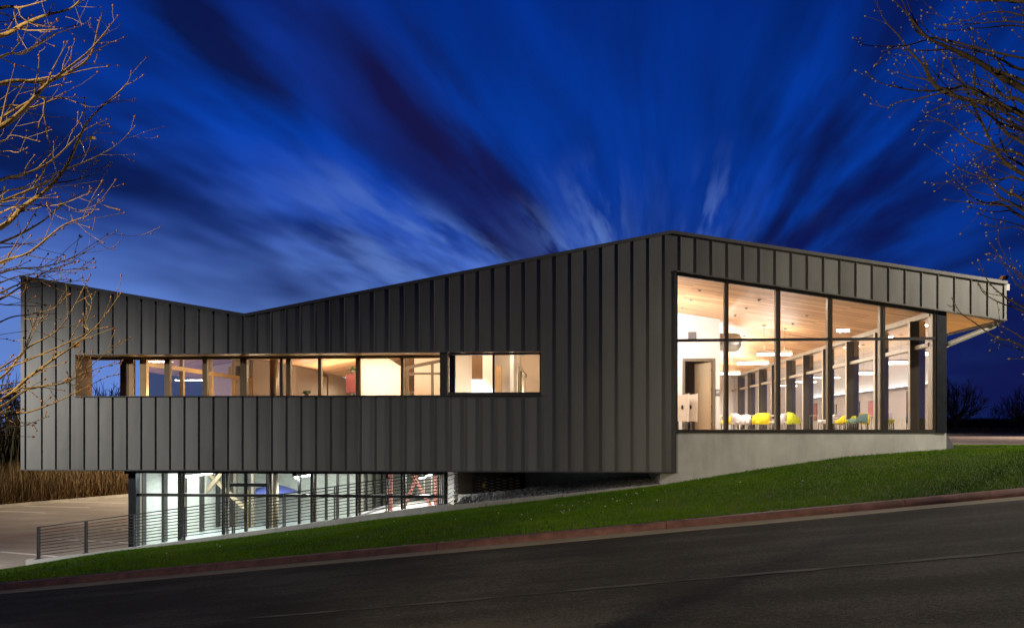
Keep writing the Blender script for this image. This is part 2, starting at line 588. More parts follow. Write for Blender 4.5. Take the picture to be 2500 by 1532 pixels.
M = dict(
    panel=panel_material(),
    trim=mat('dark metal trim', (0.085, 0.085, 0.088), 0.45, 0.4, 0.15, 4),
    coping=mat('grey metal coping', (0.15, 0.145, 0.14), 0.45, 0.35, 0.12, 3),
    frame=mat('dark bronze window frame', (0.050, 0.045, 0.042), 0.4, 0.3, 0.1, 5),
    frame_in=mat('anodised inner frame', (0.34, 0.285, 0.215), 0.4, 0.3, 0.06, 5),
    tan=mat('bronze tan metal', (0.42, 0.27, 0.12), 0.42, 0.25, 0.1, 2.5),
    tan_dark=mat('bronze brown mullion', (0.24, 0.165, 0.085), 0.42, 0.3, 0.1, 4),
    core=mat('dark wall backing', (0.06, 0.06, 0.06), 0.8),
    conc=concrete_material('board smooth concrete', (0.55, 0.55, 0.53)),
    conc_lt=concrete_material('pale concrete', (0.55, 0.52, 0.46), False),
    white=mat('white painted wall', (0.80, 0.77, 0.72), 0.6, 0, 0.03, 2),
    cream=mat('cream painted wall', (0.74, 0.62, 0.50), 0.6, 0, 0.04, 1.5),
    ceil=wood_material('pale wood plank ceiling', (0.36, 0.150, 0.052), (0.83, 0.50, 0.255)),
    soffit=wood_material('golden wood plank soffit', (0.50, 0.24, 0.075), (0.78, 0.46, 0.18), 0.14, 1.8),
    floor=mat('polished floor', (0.55, 0.52, 0.47), 0.3, 0, 0.08, 2),
    col=mat('blue black steel', (0.030, 0.033, 0.042), 0.35, 0.5, 0.25, 3),
    steel=mat('galvanised steel', (0.26, 0.26, 0.27), 0.42, 0.7, 0.15, 8),
    rail=mat('dark grey rail steel', (0.10, 0.10, 0.11), 0.4, 0.6, 0.15, 8),
    cable=mat('steel cable', (0.055, 0.055, 0.055), 0.4, 0.7),
    pipe=mat('painted round pipe', (0.38, 0.36, 0.32), 0.45, 0.3, 0.08, 4),
    red=mat('red oxide steel', (0.42, 0.15, 0.11), 0.5, 0.1, 0.1, 3),
    brace=mat('tan painted steel', (0.40, 0.31, 0.20), 0.5, 0.1, 0.1, 3),
    yellow=mat('yellow upholstery', (0.80, 0.62, 0.02), 0.75, 0, 0.06, 9, 0.2, 90),
    lime=mat('lime upholstery', (0.48, 0.50, 0.02), 0.75, 0, 0.06, 9, 0.2, 90),
    pale=mat('pale grey upholstery', (0.66, 0.60, 0.60), 0.75, 0, 0.05, 9, 0.2, 90),
    teal=mat('slate teal upholstery', (0.16, 0.27, 0.27), 0.75, 0, 0.08, 9, 0.2, 90),
    dark=mat('dark metal leg', (0.05, 0.05, 0.05), 0.4, 0.5),
    tabletop=mat('white laminate table top', (0.80, 0.76, 0.70), 0.35, 0, 0.03, 3),
    doorw=wood_material('maple door veneer', (0.60, 0.40, 0.22), (0.72, 0.52, 0.32), 0.5, 3.0),
    bronze=mat('taupe door frame', (0.20, 0.155, 0.10), 0.45, 0.2, 0.08, 5),
    fin=mat('shade toned bronze fin', (0.045, 0.036, 0.028), 0.4, 0.2, 0.1, 5),  # the unlit front of the fins is put into this dark colour
    duct=mat('spiral duct metal', (0.46, 0.46, 0.45), 0.35, 0.8, 0.12, 2, 0.3, 12),
    sign=mat('dark sign plate', (0.06, 0.055, 0.05), 0.5),
    signw=mat('white sign print', (0.8, 0.8, 0.78), 0.5),
    maroon=mat('maroon lacquer', (0.16, 0.035, 0.03), 0.45, 0, 0.15, 3),
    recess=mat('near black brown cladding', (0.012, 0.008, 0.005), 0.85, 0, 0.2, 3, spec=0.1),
    brown=mat('walnut panel', (0.16, 0.075, 0.028), 0.5, 0, 0.2, 3, stretch=(8, 1, 1)),
    leaf=mat('green leaf', (0.045, 0.09, 0.02), 0.6, 0, 0.4, 9),
    gold=mat('gold letter', (0.55, 0.36, 0.06), 0.4, 0.4),
    blue=mat('blue canvas', (0.13, 0.16, 0.50), 0.7, 0, 0.1, 4),
    asphalt=asphalt_material('dark asphalt', (0.0030, 0.0029, 0.0028), (0.064, 0.060, 0.054), 0.95),
    lot=asphalt_material('pale worn pavement', (0.30, 0.265, 0.23), (0.47, 0.42, 0.37), 0.8),
    paint=mat('white road paint', (0.82, 0.80, 0.76), 0.7, 0, 0.15, 7),
    redpaint=mat('faded red fire lane paint', (0.42, 0.14, 0.09), 0.7, 0, 0.2, 3),
    seal=mat('crack sealer', (0.040, 0.038, 0.032), 0.75, 0, 0.3, 2),
    curb=mat('red painted kerb', (0.165, 0.076, 0.068), 0.7, 0, 0.42, 5.0, 0.4, 40),
    gutter=concrete_material('gutter concrete', (0.30, 0.26, 0.19), False),
    soil=mat('lawn soil', (0.03, 0.05, 0.006), 0.9, 0, 0.4, 3),
    ground=mat('winter ground', (0.13, 0.10, 0.06), 0.95, 0, 0.4, 0.6, 0.4, 6),
    bark_l=mat('tan bark', (0.33, 0.235, 0.105), 0.85, 0, 0.4, 30, 0.4, 60, spec=0.1),
    bark_r=mat('shade darkened bark', (0.052, 0.041, 0.030), 0.8, 0, 0.4, 30, 0.4, 60, spec=0.15),  # backlit shade of the right tree is darkened into this bark
    bud=mat('russet bud', (0.34, 0.16, 0.085), 0.85, 0, 0.3, 30, spec=0.1),
    bud_r=mat('silver bud', (0.20, 0.17, 0.14), 0.6, 0, 0.3, 30),
    dead=mat('dry leaf', (0.33, 0.19, 0.06), 0.7, 0, 0.3, 20),
    wintertree=mat('far bare tree bark', (0.05, 0.042, 0.036), 0.9, 0, 0.3, 3),
    hedge=mat('dark winter hedge', (0.030, 0.028, 0.016), 0.95, 0, 0.4, 2),
    tallgrass=mat('dry tall grass', (0.20, 0.135, 0.06), 0.85, 0, 0.45, 1.2),
    scrub=mat('brown scrub', (0.17, 0.10, 0.035), 0.9, 0, 0.5, 1.5),
    gravel=mat('grey gravel', (0.27, 0.27, 0.28), 0.75, 0, 0.7, 9.0),
    clover=mat('white clover', (0.65, 0.65, 0.60), 0.8),
    stone=mat('pale stacked stone', (0.56, 0.57, 0.51), 0.8, 0, 0.16, 5, 0.4, 12, stretch=(1, 1, 4)),
    lobby=mat('pale lobby floor', (0.66, 0.72, 0.72), 0.22, 0, 0.06, 1),
    glow=emit_mat('lit lamp diffuser', (0.92, 0.93, 1.0), 14.0),
    glow_cool=emit_mat('lit cool tube', (0.90, 0.96, 1.0), 30.0),
    cove=emit_mat('lit cove strip', (0.80, 0.95, 1.0), 20.0),
    panelglow=emit_mat('lit white panel', (0.88, 0.95, 1.0), 3.5),
    lamphead=emit_mat('lit street lamp lens', (0.80, 0.93, 1.0), 110.0),
    glass=glass_mat('clear window glass', 0.035, power=5.0),
    glass_side=glass_mat('night mirror glass', 0.20, power=1.4),
    glass_part=glass_mat('half mirror partition glass', 0.62, power=1.4),
    glass_low=glass_mat('lower lobby glass', 0.05, (0.90, 0.97, 0.96), power=4.0),
)


def art_material(name, c1, c2, c3, scale):
    m_ = bpy.data.materials.new(name)
    m_.use_nodes = True
    t = NT(m_.node_tree)
    tc = t.new('ShaderNodeTexCoord').outputs['Object']
    f = t.noise(tc, scale, 5, 0.7, 0.8)
    t.put(t.n['Principled BSDF'].inputs['Base Color'], t.ramp(f, [(0.38, c1), (0.5, c2), (0.62, c3)]))
    t.n['Principled BSDF'].inputs['Roughness'].default_value = 0.6
    return m_


# ------------------------------------------------------------------ terrain levels
def softx(x):
    return max(-21.0, min(21.0, x))


def road_z(x):
    return -1.719 + 0.102 * softx(x)


BACK = [(-60, -4.0), (-17.5, -4.0), (-15.86, -3.99), (-15.12, -3.90), (-11.96, -3.37), (-10.58, -3.185), (-3.26, -2.215), (2.31, -1.505), (4.66, -1.098),
        (7.04, -0.74), (9.62, -0.545), (12.0, -0.50), (30, -0.42), (60, -0.42)]


def back_z(x):
    return float(np.interp(x, [p[0] for p in BACK], [p[1] for p in BACK]))


def sstep(a, b, t):
    t = max(0.0, min(1.0, (t - a) / (b - a)))
    return t * t * (3 - 2 * t)


def ground_z(x, y):
    base_ = -4.25 + (3.55) * sstep(-15.0, 11.0, x)
    base_ += 0.65 * sstep(56, 78, y) * sstep(0, 14, x) + 0.3 * sstep(40, 60, y) * (1 - sstep(-14, 0, x))
    rz = road_z(x) - 0.45
    return rz + (base_ - rz) * sstep(-9.0, -0.4, y)


# ================================================================== THE SETTING
gx = np.unique(np.concatenate([np.linspace(-600, -60, 12), np.linspace(-60, 60, 61), np.linspace(60, 600, 12)]))
gy = np.unique(np.concatenate([np.linspace(-300, -40, 8), np.linspace(-40, 90, 66), np.linspace(90, 1500, 16)]))
GV = np.array([[x, y, ground_z(x, y)] for y in gy for x in gx])
nx_, ny_ = len(gx), len(gy)
GF = np.array([[j * nx_ + i, j * nx_ + i + 1, (j + 1) * nx_ + i + 1, (j + 1) * nx_ + i] for j in range(ny_ - 1) for i in range(nx_ - 1)])
tag(mesh_np('ground', GV, GF, M['ground']), kind='structure')

# road with a slight crown; asphalt edge at y = -9.2
YE = -9.2
xs = np.linspace(-40, 40, 41)
ysr = [-19.5, -17.5, -13.2, -9.2]
RV = np.array([[x, y, road_z(x) + (0.03 if y == -13.2 else 0.0)] for y in ysr for x in xs])
RF = np.array([[j * 41 + i, j * 41 + i + 1, (j + 1) * 41 + i + 1, (j + 1) * 41 + i] for j in range(3) for i in range(40)])
road = tag(mesh_np('road', RV, RF, M['asphalt']), kind='structure')

# the sealed seam along the middle of the road, ragged
mb = MB()
sx = np.linspace(-6.0, 9.0, 150)
for i in range(149):
    xa, xb = sx[i], sx[i + 1]

    def sw(x):
        return -13.12 + 0.014 * math.sin(x * 1.3) + 0.008 * math.sin(x * 7.1), (0.035 + 0.022 * math.sin(x * 3.7) + 0.012 * math.sin(x * 11.3)) * min(1.0, max(0.3, (x + 6) / 4))

    ya, wa = sw(xa)
    yb, wb = sw(xb)
    za, zb_ = road_z(xa) + 0.036, road_z(xb) + 0.036
    mb.add([(xa, ya - wa, za), (xb, yb - wb, zb_), (xb, yb + wb, zb_), (xa, ya + wa, za)], [(0, 1, 2, 3)])
tag(mb.build('road_marking', M['seal'], road))

# gutter pan and painted kerb
GW = 0.45
mb = MB()
for i in range(40):
    xa, xb = xs[i], xs[i + 1]
    a = [(xa, YE, road_z(xa) + 0.006), (xa, YE + GW, road_z(xa) + 0.0), (xa, YE + GW, road_z(xa) - 0.2), (xa, YE, road_z(xa) - 0.2)]
    b = [(xb, YE, road_z(xb) + 0.006), (xb, YE + GW, road_z(xb) + 0.0), (xb, YE + GW, road_z(xb) - 0.2), (xb, YE, road_z(xb) - 0.2)]
    mb.hexa(a, b)
gut = tag(mb.build('gutter', M['gutter']), kind='structure')
KH = 0.100
prof = [(0.0, -0.12), (0.0, 0.015), (0.028, 0.058), (0.05, KH - 0.014), (0.085, KH), (0.20, KH + 0.004), (0.20, -0.12)]
joint0 = UX(1627, YE + 0.5)
kerb = bpy.data.objects.new('kerb', None)
COL.objects.link(kerb)
tag(kerb, kind='structure')
x0 = joint0 - 3.62 * 8
while x0 < 34:
    x1 = x0 + 3.62 - 0.010
    jz = rng.uniform(-0.0015, 0.0015)
    n_ = 5
    mb = MB()
    rings = []
    for k in range(n_):
        x = x0 + (x1 - x0) * k / (n_ - 1)
        rings.append([(x, YE + GW + p + rng.uniform(-0.003, 0.003), road_z(x) + q + jz) for p, q in prof])
    vs = [p for r_ in rings for p in r_]
    m7 = len(prof)
    fs = [(k * m7 + i, k * m7 + (i + 1) % m7, (k + 1) * m7 + (i + 1) % m7, (k + 1) * m7 + i) for k in range(n_ - 1) for i in range(m7)]
    mb.add(vs, fs, True)
    mb.add(rings[0], [tuple(range(m7 - 1, -1, -1))])
    mb.add(rings[-1], [tuple(range(m7))])
    o = mb.build('kerb_stone', M['curb'], kerb)
    x0 += 3.62

# lawn sheet between kerb and building, then blades
YK = YE + GW + 0.2


def lawn_z(x, y):
    t = (y - YK) / (0.05 - YK)
    f_ = road_z(x) + KH - 0.005
    b_ = back_z(x)
    s_ = t if t <= 1 else 1.0
    z = f_ + (b_ - f_) * (s_ * 0.75 + 0.25 * s_ * s_)
    edge = min(1.0, 4 * s_) * min(1.0, 4 * (1 - s_)) if s_ < 1 else 0
    return z + edge * (0.035 * math.sin(x * 0.9 + y * 0.5) + 0.025 * math.sin(x * 2.3 - y * 1.1))


lx = np.linspace(-30, 30, 121)
ly = np.concatenate([np.linspace(YK, 0.05, 21)])
LV = np.array([[x, y, lawn_z(x, y)] for y in ly for x in lx])
LF = np.array([[j * 121 + i, j * 121 + i + 1, (j + 1) * 121 + i + 1, (j + 1) * 121 + i] for j in range(20) for i in range(120)])
lawn = tag(mesh_np('lawn', LV, LF, M['soil']), kind='structure')
# lawn tongue beside the right end of the building
mb = MB()
mb.add([(9.75, 0.05, back_z(9.75)), (30, 0.05, back_z(30)), (30, 1.2, -0.46), (9.75, 1.2, -0.46)], [(0, 1, 2, 3)])
mb.build('lawn_edge', M['soil'], lawn)


def grass_material():
    m_ = bpy.data.materials.new('grass blade')
    m_.use_nodes = True
    t = NT(m_.node_tree)
    b = t.n['Principled BSDF']
    g = t.new('ShaderNodeNewGeometry').outputs['Position']
    f = t.noise(g, 0.55, 4, 0.6)
    f2 = t.noise(g, 5.0, 3, 0.6)
    k = t.m('ADD', t.m('MULTIPLY', f, 0.6), t.m('MULTIPLY', f2, 0.5))
    t.put(b.inputs['Base Color'], t.ramp(k, [(0.32, (0.040, 0.105, 0.002)), (0.55, (0.085, 0.185, 0.004)), (0.78, (0.16, 0.235, 0.016))]))
    b.inputs['Roughness'].default_value = 0.6
    b.inputs['Specular IOR Level'].default_value = 0.08
    return m_


def blades(n, sampler, hmin, hmax, wid, lean):
    """n two-triangle blades; sampler(n) -> x, y, z"""
    x, y, z = sampler(n)
    n = len(x)
    h = rng.uniform(hmin, hmax, n)
    a = rng.uniform(0, 2 * np.pi, n)
    lx_, ly_ = rng.normal(0, lean, n) * h, rng.normal(0, lean, n) * h
    dxw, dyw = np.cos(a) * wid / 2, np.sin(a) * wid / 2
    V = np.empty((n, 5, 3))
    V[:, 0] = np.c_[x - dxw, y - dyw, z - 0.01]
    V[:, 1] = np.c_[x + dxw, y + dyw, z - 0.01]
    V[:, 2] = np.c_[x + dxw * 0.7 + lx_ * 0.4, y + dyw * 0.7 + ly_ * 0.4, z + h * 0.6]
    V[:, 3] = np.c_[x - dxw * 0.7 + lx_ * 0.4, y - dyw * 0.7 + ly_ * 0.4, z + h * 0.6]
    V[:, 4] = np.c_[x + lx_, y + ly_, z + h]
    i = np.arange(n)[:, None] * 5
    F = np.concatenate([i + [0, 1, 2], i + [0, 2, 3], i + [3, 2, 4]])
    return V.reshape(-1, 3), F


def lawn_sampler(n):
    x = rng.uniform(-17, 14.5, n)
    y = rng.uniform(YK + 0.01, 0.03, n)
    z = np.array([lawn_z(a, b_) for a, b_ in zip(x, y)])
    keep = (x > -15.9) | (y < -0.5)
    return x[keep], y[keep], z[keep]


V, F = blades(270000, lawn_sampler, 0.018, 0.055, 0.0105, 0.40)
M['grass'] = grass_material()
tag(mesh_np('grass', V, F, M['grass']), 'short green lawn grass on the bank before the building', 'grass', kind='stuff')


def tongue_sampler(n):
    x = rng.uniform(9.75, 16, n)
    y = rng.uniform(0.03, 1.2, n)
    return x, y, np.full(n, -0.47)


V, F = blades(11000, tongue_sampler, 0.018, 0.055, 0.0105, 0.40)
tag(mesh_np('grass', V, F, M['grass']), 'short green lawn grass beside the concrete wall end', 'grass', kind='stuff')
# clover flowers
mb = MB()
for i in range(40):
    if i < 24:
        px, py = rng.normal(1440, 110), rng.normal(1235, 22)
        x, y = UX(px, -4.0), rng.uniform(-5.5, -2.0)
    else:
        x, y = rng.uniform(-8, 11), rng.uniform(-7.5, -0.6)
    z = lawn_z(x, y) + rng.uniform(0.04, 0.085)
    r_ = rng.uniform(0.008, 0.014)
    mb.lathe((x, y, z), [(r_ * 0.3, -r_), (r_, -r_ * 0.2), (r_ * 0.9, r_ * 0.4), (r_ * 0.2, r_)], 6)
tag(mb.build('clover_flowers', M['clover']), 'tiny white clover flowers dotted through the lawn', 'flowers', kind='stuff')

# parking lot on the left
LZ = -4.0
far_l, far_r = G(0, 1238, LZ), G(312, 1211, LZ)
dvec = (far_r - far_l)
fa, fb = far_l - dvec * 1.5, far_r + dvec * 1.2
lot = MB().add([(-60, -0.2, LZ), (-15.8, -0.2, LZ), (-15.3, 0.3, LZ), (-2.6, 0.3, LZ), (fb.x, fb.y, LZ), (fa.x, fa.y, LZ)], [(0, 1, 2, 3, 4, 5)]).build('parking_lot', M['lot'])
tag(lot, kind='structure')


def stripe(a, b, wd, mt):
    a, b = Vector((a.x, a.y, LZ + 0.006)), Vector((b.x, b.y, LZ + 0.006))
    d = (b - a).normalized()
    s_ = Vector((-d.y, d.x, 0)) * wd / 2
    return MB().add([a - s_, b - s_, b + s_, a + s_], [(0, 1, 2, 3)]).build('bay_line', mt, lot)


for p, q in (((-60, 1244.5), (113, 1251)), ((57, 1234.5), (219, 1238)), ((136, 1224.5), (307, 1227)), ((0, 1346), (150, 1359)), ((142, 1316), (322, 1325)),
             ((277, 1291), (440, 1295)), ((-140, 1371), (-20, 1389)), ((470, 1330), (600, 1338)), ((400, 1272), (560, 1276)), ((440, 1253), (640, 1256))):
    stripe(G(*p, LZ), G(*q, LZ), 0.17, M['paint'])
rl = stripe(G(-40, 1321, LZ), G(312, 1268.5, LZ), 0.12, M['redpaint'])
rl.name = 'fire_lane_line'
kd = dvec.normalized()
kn = Vector((-kd.y, kd.x, 0))
mb = MB()
a, b = fa, fb
mb.hexa([a, a + kn * 0.5, a + kn * 0.5 + Vector((0, 0, 0.14)), a + Vector((0, 0, 0.12))], [b, b + kn * 0.5, b + kn * 0.5 + Vector((0, 0, 0.14)), b + Vector((0, 0, 0.12))])
tag(mb.build('kerb', M['conc_lt']), kind='structure')

# driveway on the right behind the lawn
DZ = -0.52
mb = MB().add([(9.9, 1.35, DZ), (70, 1.35, DZ), (70, 41.0, DZ), (9.9, 41.0, DZ)], [(0, 1, 2, 3)])
drv = tag(mb.build('driveway', M['lot']), kind='structure')
tag(MB().box(9.9, 70, 1.2, 1.35, DZ - 0.2, DZ + 0.035).build('kerb', M['conc_lt']), kind='structure')
tag(MB().box(9.9, 90, 41.0, 41.5, DZ - 0.2, DZ + 0.14).build('kerb', M['conc_lt']), kind='structure')
V, F = blades(9000, lambda n: (lambda x, y: (x, y, DZ + 0.1 + 0.40 * np.clip((y - 41.5) / 18, 0, 1)))(rng.uniform(16, 50, n), rng.uniform(41.5, 60, n)), 0.08, 0.3, 0.05, 0.5)
MB().add([(9, 41.5, DZ + 0.08), (90, 41.5, DZ + 0.08), (90, 60, DZ + 0.5), (9, 60, DZ + 0.5)], [(0, 1, 2, 3)])
bank = MB().add([(9, 41.5, DZ + 0.08), (120, 41.5, DZ + 0.08), (120, 60, DZ + 0.5), (9, 60, DZ + 0.5)], [(0, 1, 2, 3)]).build('grass_bank', M['ground'])
tag(bank, kind='structure')
tag(mesh_np('dry_grass', V, F, M['scrub']), 'short dry brown grass on the bank across the driveway', 'grass', kind='stuff')

# ================================================================== THE BUILDING
bld = thing('civic_building', 'long grey metal clad building with folded roof, lit ribbon window and tall corner window', 'building', (0, 0, -1.13))
SP, X0 = 0.4064, -14.625
XL, XR = -15.213, 11.017
XV, ZV = -8.825, 3.11
XG, ZG = 2.616, 5.167
ZL_, ZR_ = 4.235, 3.732
ZB = -1.13
CO = 0.085


def roof(x):
    if x < XV:
        return ZL_ + (ZV - ZL_) * (x - XL) / (XV - XL)
    if x < XG:
        return ZV + (ZG - ZV) * (x - XV) / (XG - XV)
    return ZG + (ZR_ - ZG) * (x - XG) / (XR - XG)


def ceilz(x):
    return roof(x) - 1.03 + 0.04 * max(0, (x - XG) / (XR - XG))


SLX0, SLX1, SLZ0, SLZ1 = -13.644, -0.797, 0.885, 2.022
XM = -3.50                       # deep open slot left of this, flush window right of it
WX0 = 2.735                      # corner of the metal volume / left edge of the big window


def fascia_bot(x):
    return 4.118 + (2.761 - 4.118) * (x - WX0) / (XR - WX0)


def panel_rects(xa, xb):
    """solid pieces of one panel column as (xa, xb, zbottom fn, ztop fn)"""
    cuts = sorted({xa, xb, *[c for c in (SLX0, SLX1, WX0, XV, XG) if xa + 1e-4 < c < xb - 1e-4]})
    res = []
    for p, q in zip(cuts, cuts[1:]):
        mid = (p + q) / 2
        top = lambda x: roof(x) - CO
        if mid > WX0:
            res.append((p, q, fascia_bot, top))
        elif SLX0 < mid < SLX1:
            res.append((p, q, lambda x: ZB, lambda x: SLZ0 - 0.02))
            res.append((p, q, lambda x: SLZ1, top))
        else:
            res.append((p, q, lambda x: ZB, top))
    return res


def sheet(mb, p, q, fb_, ft, amp):
    """slightly uneven pan between x = p and q, 20 mm thick, face at y = 0"""
    h = ft((p + q) / 2) - fb_((p + q) / 2)
    nz, nx = max(2, int(h / 0.45) + 1), 3 if q - p > 0.15 else 2
    vs, fs = [], []
    for j in range(nz):
        for i in range(nx):
            x = p + (q - p) * i / (nx - 1)
            z = fb_(x) + (ft(x) - fb_(x)) * j / (nz - 1)
            inner = 0 < i < nx - 1
            vs.append((x, rng.uniform(-amp, amp * 0.3) if inner else 0.0, z))
    for j in range(nz - 1):
        for i in range(nx - 1):
            k = j * nx + i
            fs.append((k, k + 1, k + nx + 1, k + nx))
    mb.add(vs, fs, True)
    mb.add([(p, 0, fb_(p)), (q, 0, fb_(q)), (q, 0.02, fb_(q)), (p, 0.02, fb_(p))], [(0, 1, 2, 3)])


RIBW, RIBH = 0.012, 0.031


def rib(mb, x, z0, z1):
    mb.box(x - RIBW / 2, x + RIBW / 2, -RIBH, 0.0, z0, z1)
    mb.box(x - RIBW / 2 - 0.004, x - RIBW / 2, -0.016, 0.0, z0, z1)


bounds = [XL + 0.10] + [X0 + SP * i for i in range(-1, 64)] + [XR - 0.055]
for xa, xb in zip(bounds, bounds[1:]):
    groups = {}
    for (p, q, fb_, ft) in panel_rects(xa, xb):
        key = 'up' if fb_((p + q) / 2) > 1.5 else 'low'
        if not (SLX0 < (xa + xb) / 2 < SLX1):
            key = 'one'
        groups.setdefault(key, []).append((p, q, fb_, ft))
    for key, rs in groups.items():
        mb = MB()
        for r_ in rs:
            sheet(mb, *r_, 0.0035)
        if xa > XL + 0.2:
            for (p, q, fb_, ft) in rs:
                if abs(p - xa) < 1e-4:
                    rib(mb, xa, fb_(xa), ft(xa))
        mb.build('metal_panel', M['panel'], bld)
# corner trims
mb = MB()
mb.box(XL, XL + 0.10, -0.02, 0.05, ZB, roof(XL + .05) - CO)
mb.box(XL + 0.10, XL + 0.118, -RIBH, 0.02, ZB, roof(XL + .1) - CO)
mb.build('corner_trim', M['panel'], bld)
mb = MB().prism([(XR - 0.055, fascia_bot(XR - .055) - 0.012), (XR, fascia_bot(XR) - 0.012), (XR, roof(XR) - CO), (XR - 0.055, roof(XR - .055) - CO)], -0.03, 0.06)
mb.build('corner_trim', M['panel'], bld)
mb = MB().box(WX0 - 0.05, WX0 + 0.004, -0.03, 0.10, ZB, fascia_bot(WX0))
mb.build('corner_trim', M['trim'], bld)
# coping along the folded roof line, bottom drip edge
mb = MB()
nodes = [(XL - 0.01, roof(XL)), (XV, ZV), (XG, ZG), (XR + 0.012, roof(XR))]
for (xa, za), (xb, zb_) in zip(nodes, nodes[1:]):
    mb.hexa([(xa, -0.062, za - CO), (xa, 0.3, za - CO), (xa, 0.3, za), (xa, -0.062, za)], [(xb, -0.062, zb_ - CO), (xb, 0.3, zb_ - CO), (xb, 0.3, zb_), (xb, -0.062, zb_)])
mb.build('coping', M['coping'], bld)
MB().box(XL, WX0 + 0.004, -0.052, 0.3, ZB - 0.03, ZB).build('drip_edge', M['trim'], bld)
mb = MB()
mb.hexa([(WX0, -0.055, fascia_bot(WX0) - 0.03), (WX0, 0.12, fascia_bot(WX0) - 0.03), (WX0, 0.12, fascia_bot(WX0)), (WX0, -0.055, fascia_bot(WX0))],
        [(XR, -0.055, fascia_bot(XR) - 0.03), (XR, 0.12, fascia_bot(XR) - 0.03), (XR, 0.12, fascia_bot(XR)), (XR, -0.055, fascia_bot(XR))])
mb.build('drip_edge', M['coping'], bld)
# wall core behind the sheets (blocks light)
mb = MB()


def top_poly(x0, x1, zb_):
    xs_ = [x0] + [c for c in (XV, XG) if x0 < c < x1] + [x1]
    return [(x0, zb_), (x1, zb_)] + [(x, roof(x) - CO - 0.02) for x in reversed(xs_)]


mb.prism(top_poly(XL + .03, SLX0 - .03, ZB), 0.022, 0.28)
mb.prism(top_poly(SLX0 - .03, SLX1 + .03, SLZ1 + 0.03), 0.022, 0.28)
mb.prism([(SLX0 - .03, ZB), (SLX1 + .03, ZB), (SLX1 + .03, SLZ0 - .03), (SLX0 - .03, SLZ0 - .03)], 0.022, 0.28)
mb.prism(top_poly(SLX1 + .03, WX0 - .01, ZB), 0.022, 0.10)
mb.prism(top_poly(SLX1 + .03, WX0 - .35, ZB), 0.10, 0.28)
mb.prism([(WX0 - .01, fascia_bot(WX0) + .01), (XR - .06, fascia_bot(XR) + .01), (XR - .06, roof(XR) - CO - .02), (WX0 - .01, roof(WX0) - CO - .02)], 0.022, 0.28)
mb.build('wall_core', M['core'], bld)

YB = 27.0
# roof deck and ceilings
mb = MB()
rp = [(XL, roof(XL) - CO - .03), (XV, ZV - CO - .03), (XG, ZG - CO - .03), (XR - .02, roof(XR) - CO - .03)]
for (xa, za), (xb, zb_) in zip(rp, rp[1:]):
    mb.hexa([(xa, 0.30, za - .25), (xb, 0.30, zb_ - .25), (xb, 0.30, zb_), (xa, 0.30, za)], [(xa, YB, za - .25), (xb, YB, zb_ - .25), (xb, YB, zb_), (xa, YB, za)])
mb.build('roof', M['core'], bld)
XC = 9.42                        # glazed side wall
TX = -12.25                      # end of the rooms, open terrace left of it
for (xa, xb, mt, nm) in ((XL + .05, TX, 'soffit', 'terrace_ceiling'), (TX, XV, 'ceil', 'ceiling'), (XV, XG, 'ceil', 'ceiling'), (XG, XC - .02, 'ceil', 'ceiling')):
    mb = MB()
    za, zb_ = ceilz(xa), ceilz(xb)
    mb.hexa([(xa, 0.285, za), (xb, 0.285, zb_), (xb, 0.285, zb_ + .06), (xa, 0.285, za + .06)], [(xa, YB - .3, za), (xb, YB - .3, zb_), (xb, YB - .3, zb_ + .06), (xa, YB - .3, za + .06)])
    mb.build(nm, M[mt], bld)
# right eave: wood soffit beyond the side wall, edge board, gutter end
mb = MB()
za, zb_ = ceilz(XC + .01), fascia_bot(XR) + 0.02
mb.hexa([(XC + .01, 0.125, za), (XR - .02, 0.125, zb_), (XR - .02, 0.125, zb_ + .05), (XC + .01, 0.125, za + .05)],
        [(XC + .01, YB, za), (XR - .02, YB, zb_), (XR - .02, YB, zb_ + .05), (XC + .01, YB, za + .05)])
mb.build('soffit', M['soffit'], bld)
MB().box(XR - .05, XR, 0.062, YB, fascia_bot(XR) - .05, roof(XR) - CO - .01).build('eave_board', M['trim'], bld)
MB().box(XR + 0.005, XR + 0.115, 0.05, YB, ZR_ - 0.22, ZR_ - 0.06).build('eave_gutter', M['pipe'], bld)

ZF = -0.20
MB().box(XL + .3, XC - .1, 0.29, YB, ZB - 0.02, ZF).build('floor_slab', M['floor'], bld)
# far and hidden room walls
MB().box(TX, XC, YB - .25, YB - .05, ZF, 5.2).build('rear_wall', M['white'], bld)

# ---- concrete base under the big window
mb = MB()
zt = -0.118
base_pts = [(2.31 + .02, back_z(2.31) - .3), (4.66, back_z(4.66) - .3), (7.04, back_z(7.04) - .3), (9.60, back_z(9.6) - .3)]
fx = WX0 - .40
mb.prism([(fx, back_z(2.31) - .3)] + base_pts[1:] + [(9.60, zt), (WX0 + .004, zt), (WX0 + .004, ZB - .035), (fx, ZB - .035)], 0.105, 0.36)
mb.build('concrete_wall', M['conc'], bld)
MB().box(fx, fx + .25, 0.362, 3.55, back_z(2.3) - .5, ZB - .035).build('concrete_wall', M['conc'], bld)
MB().box(-4.2, fx + .25, 3.56, 3.8, -2.9, ZB - .035).build('concrete_wall', M['conc'], bld)
MB().box(9.34, 9.60, 0.362, YB, -0.75, zt).build('concrete_wall', M['conc'], bld)

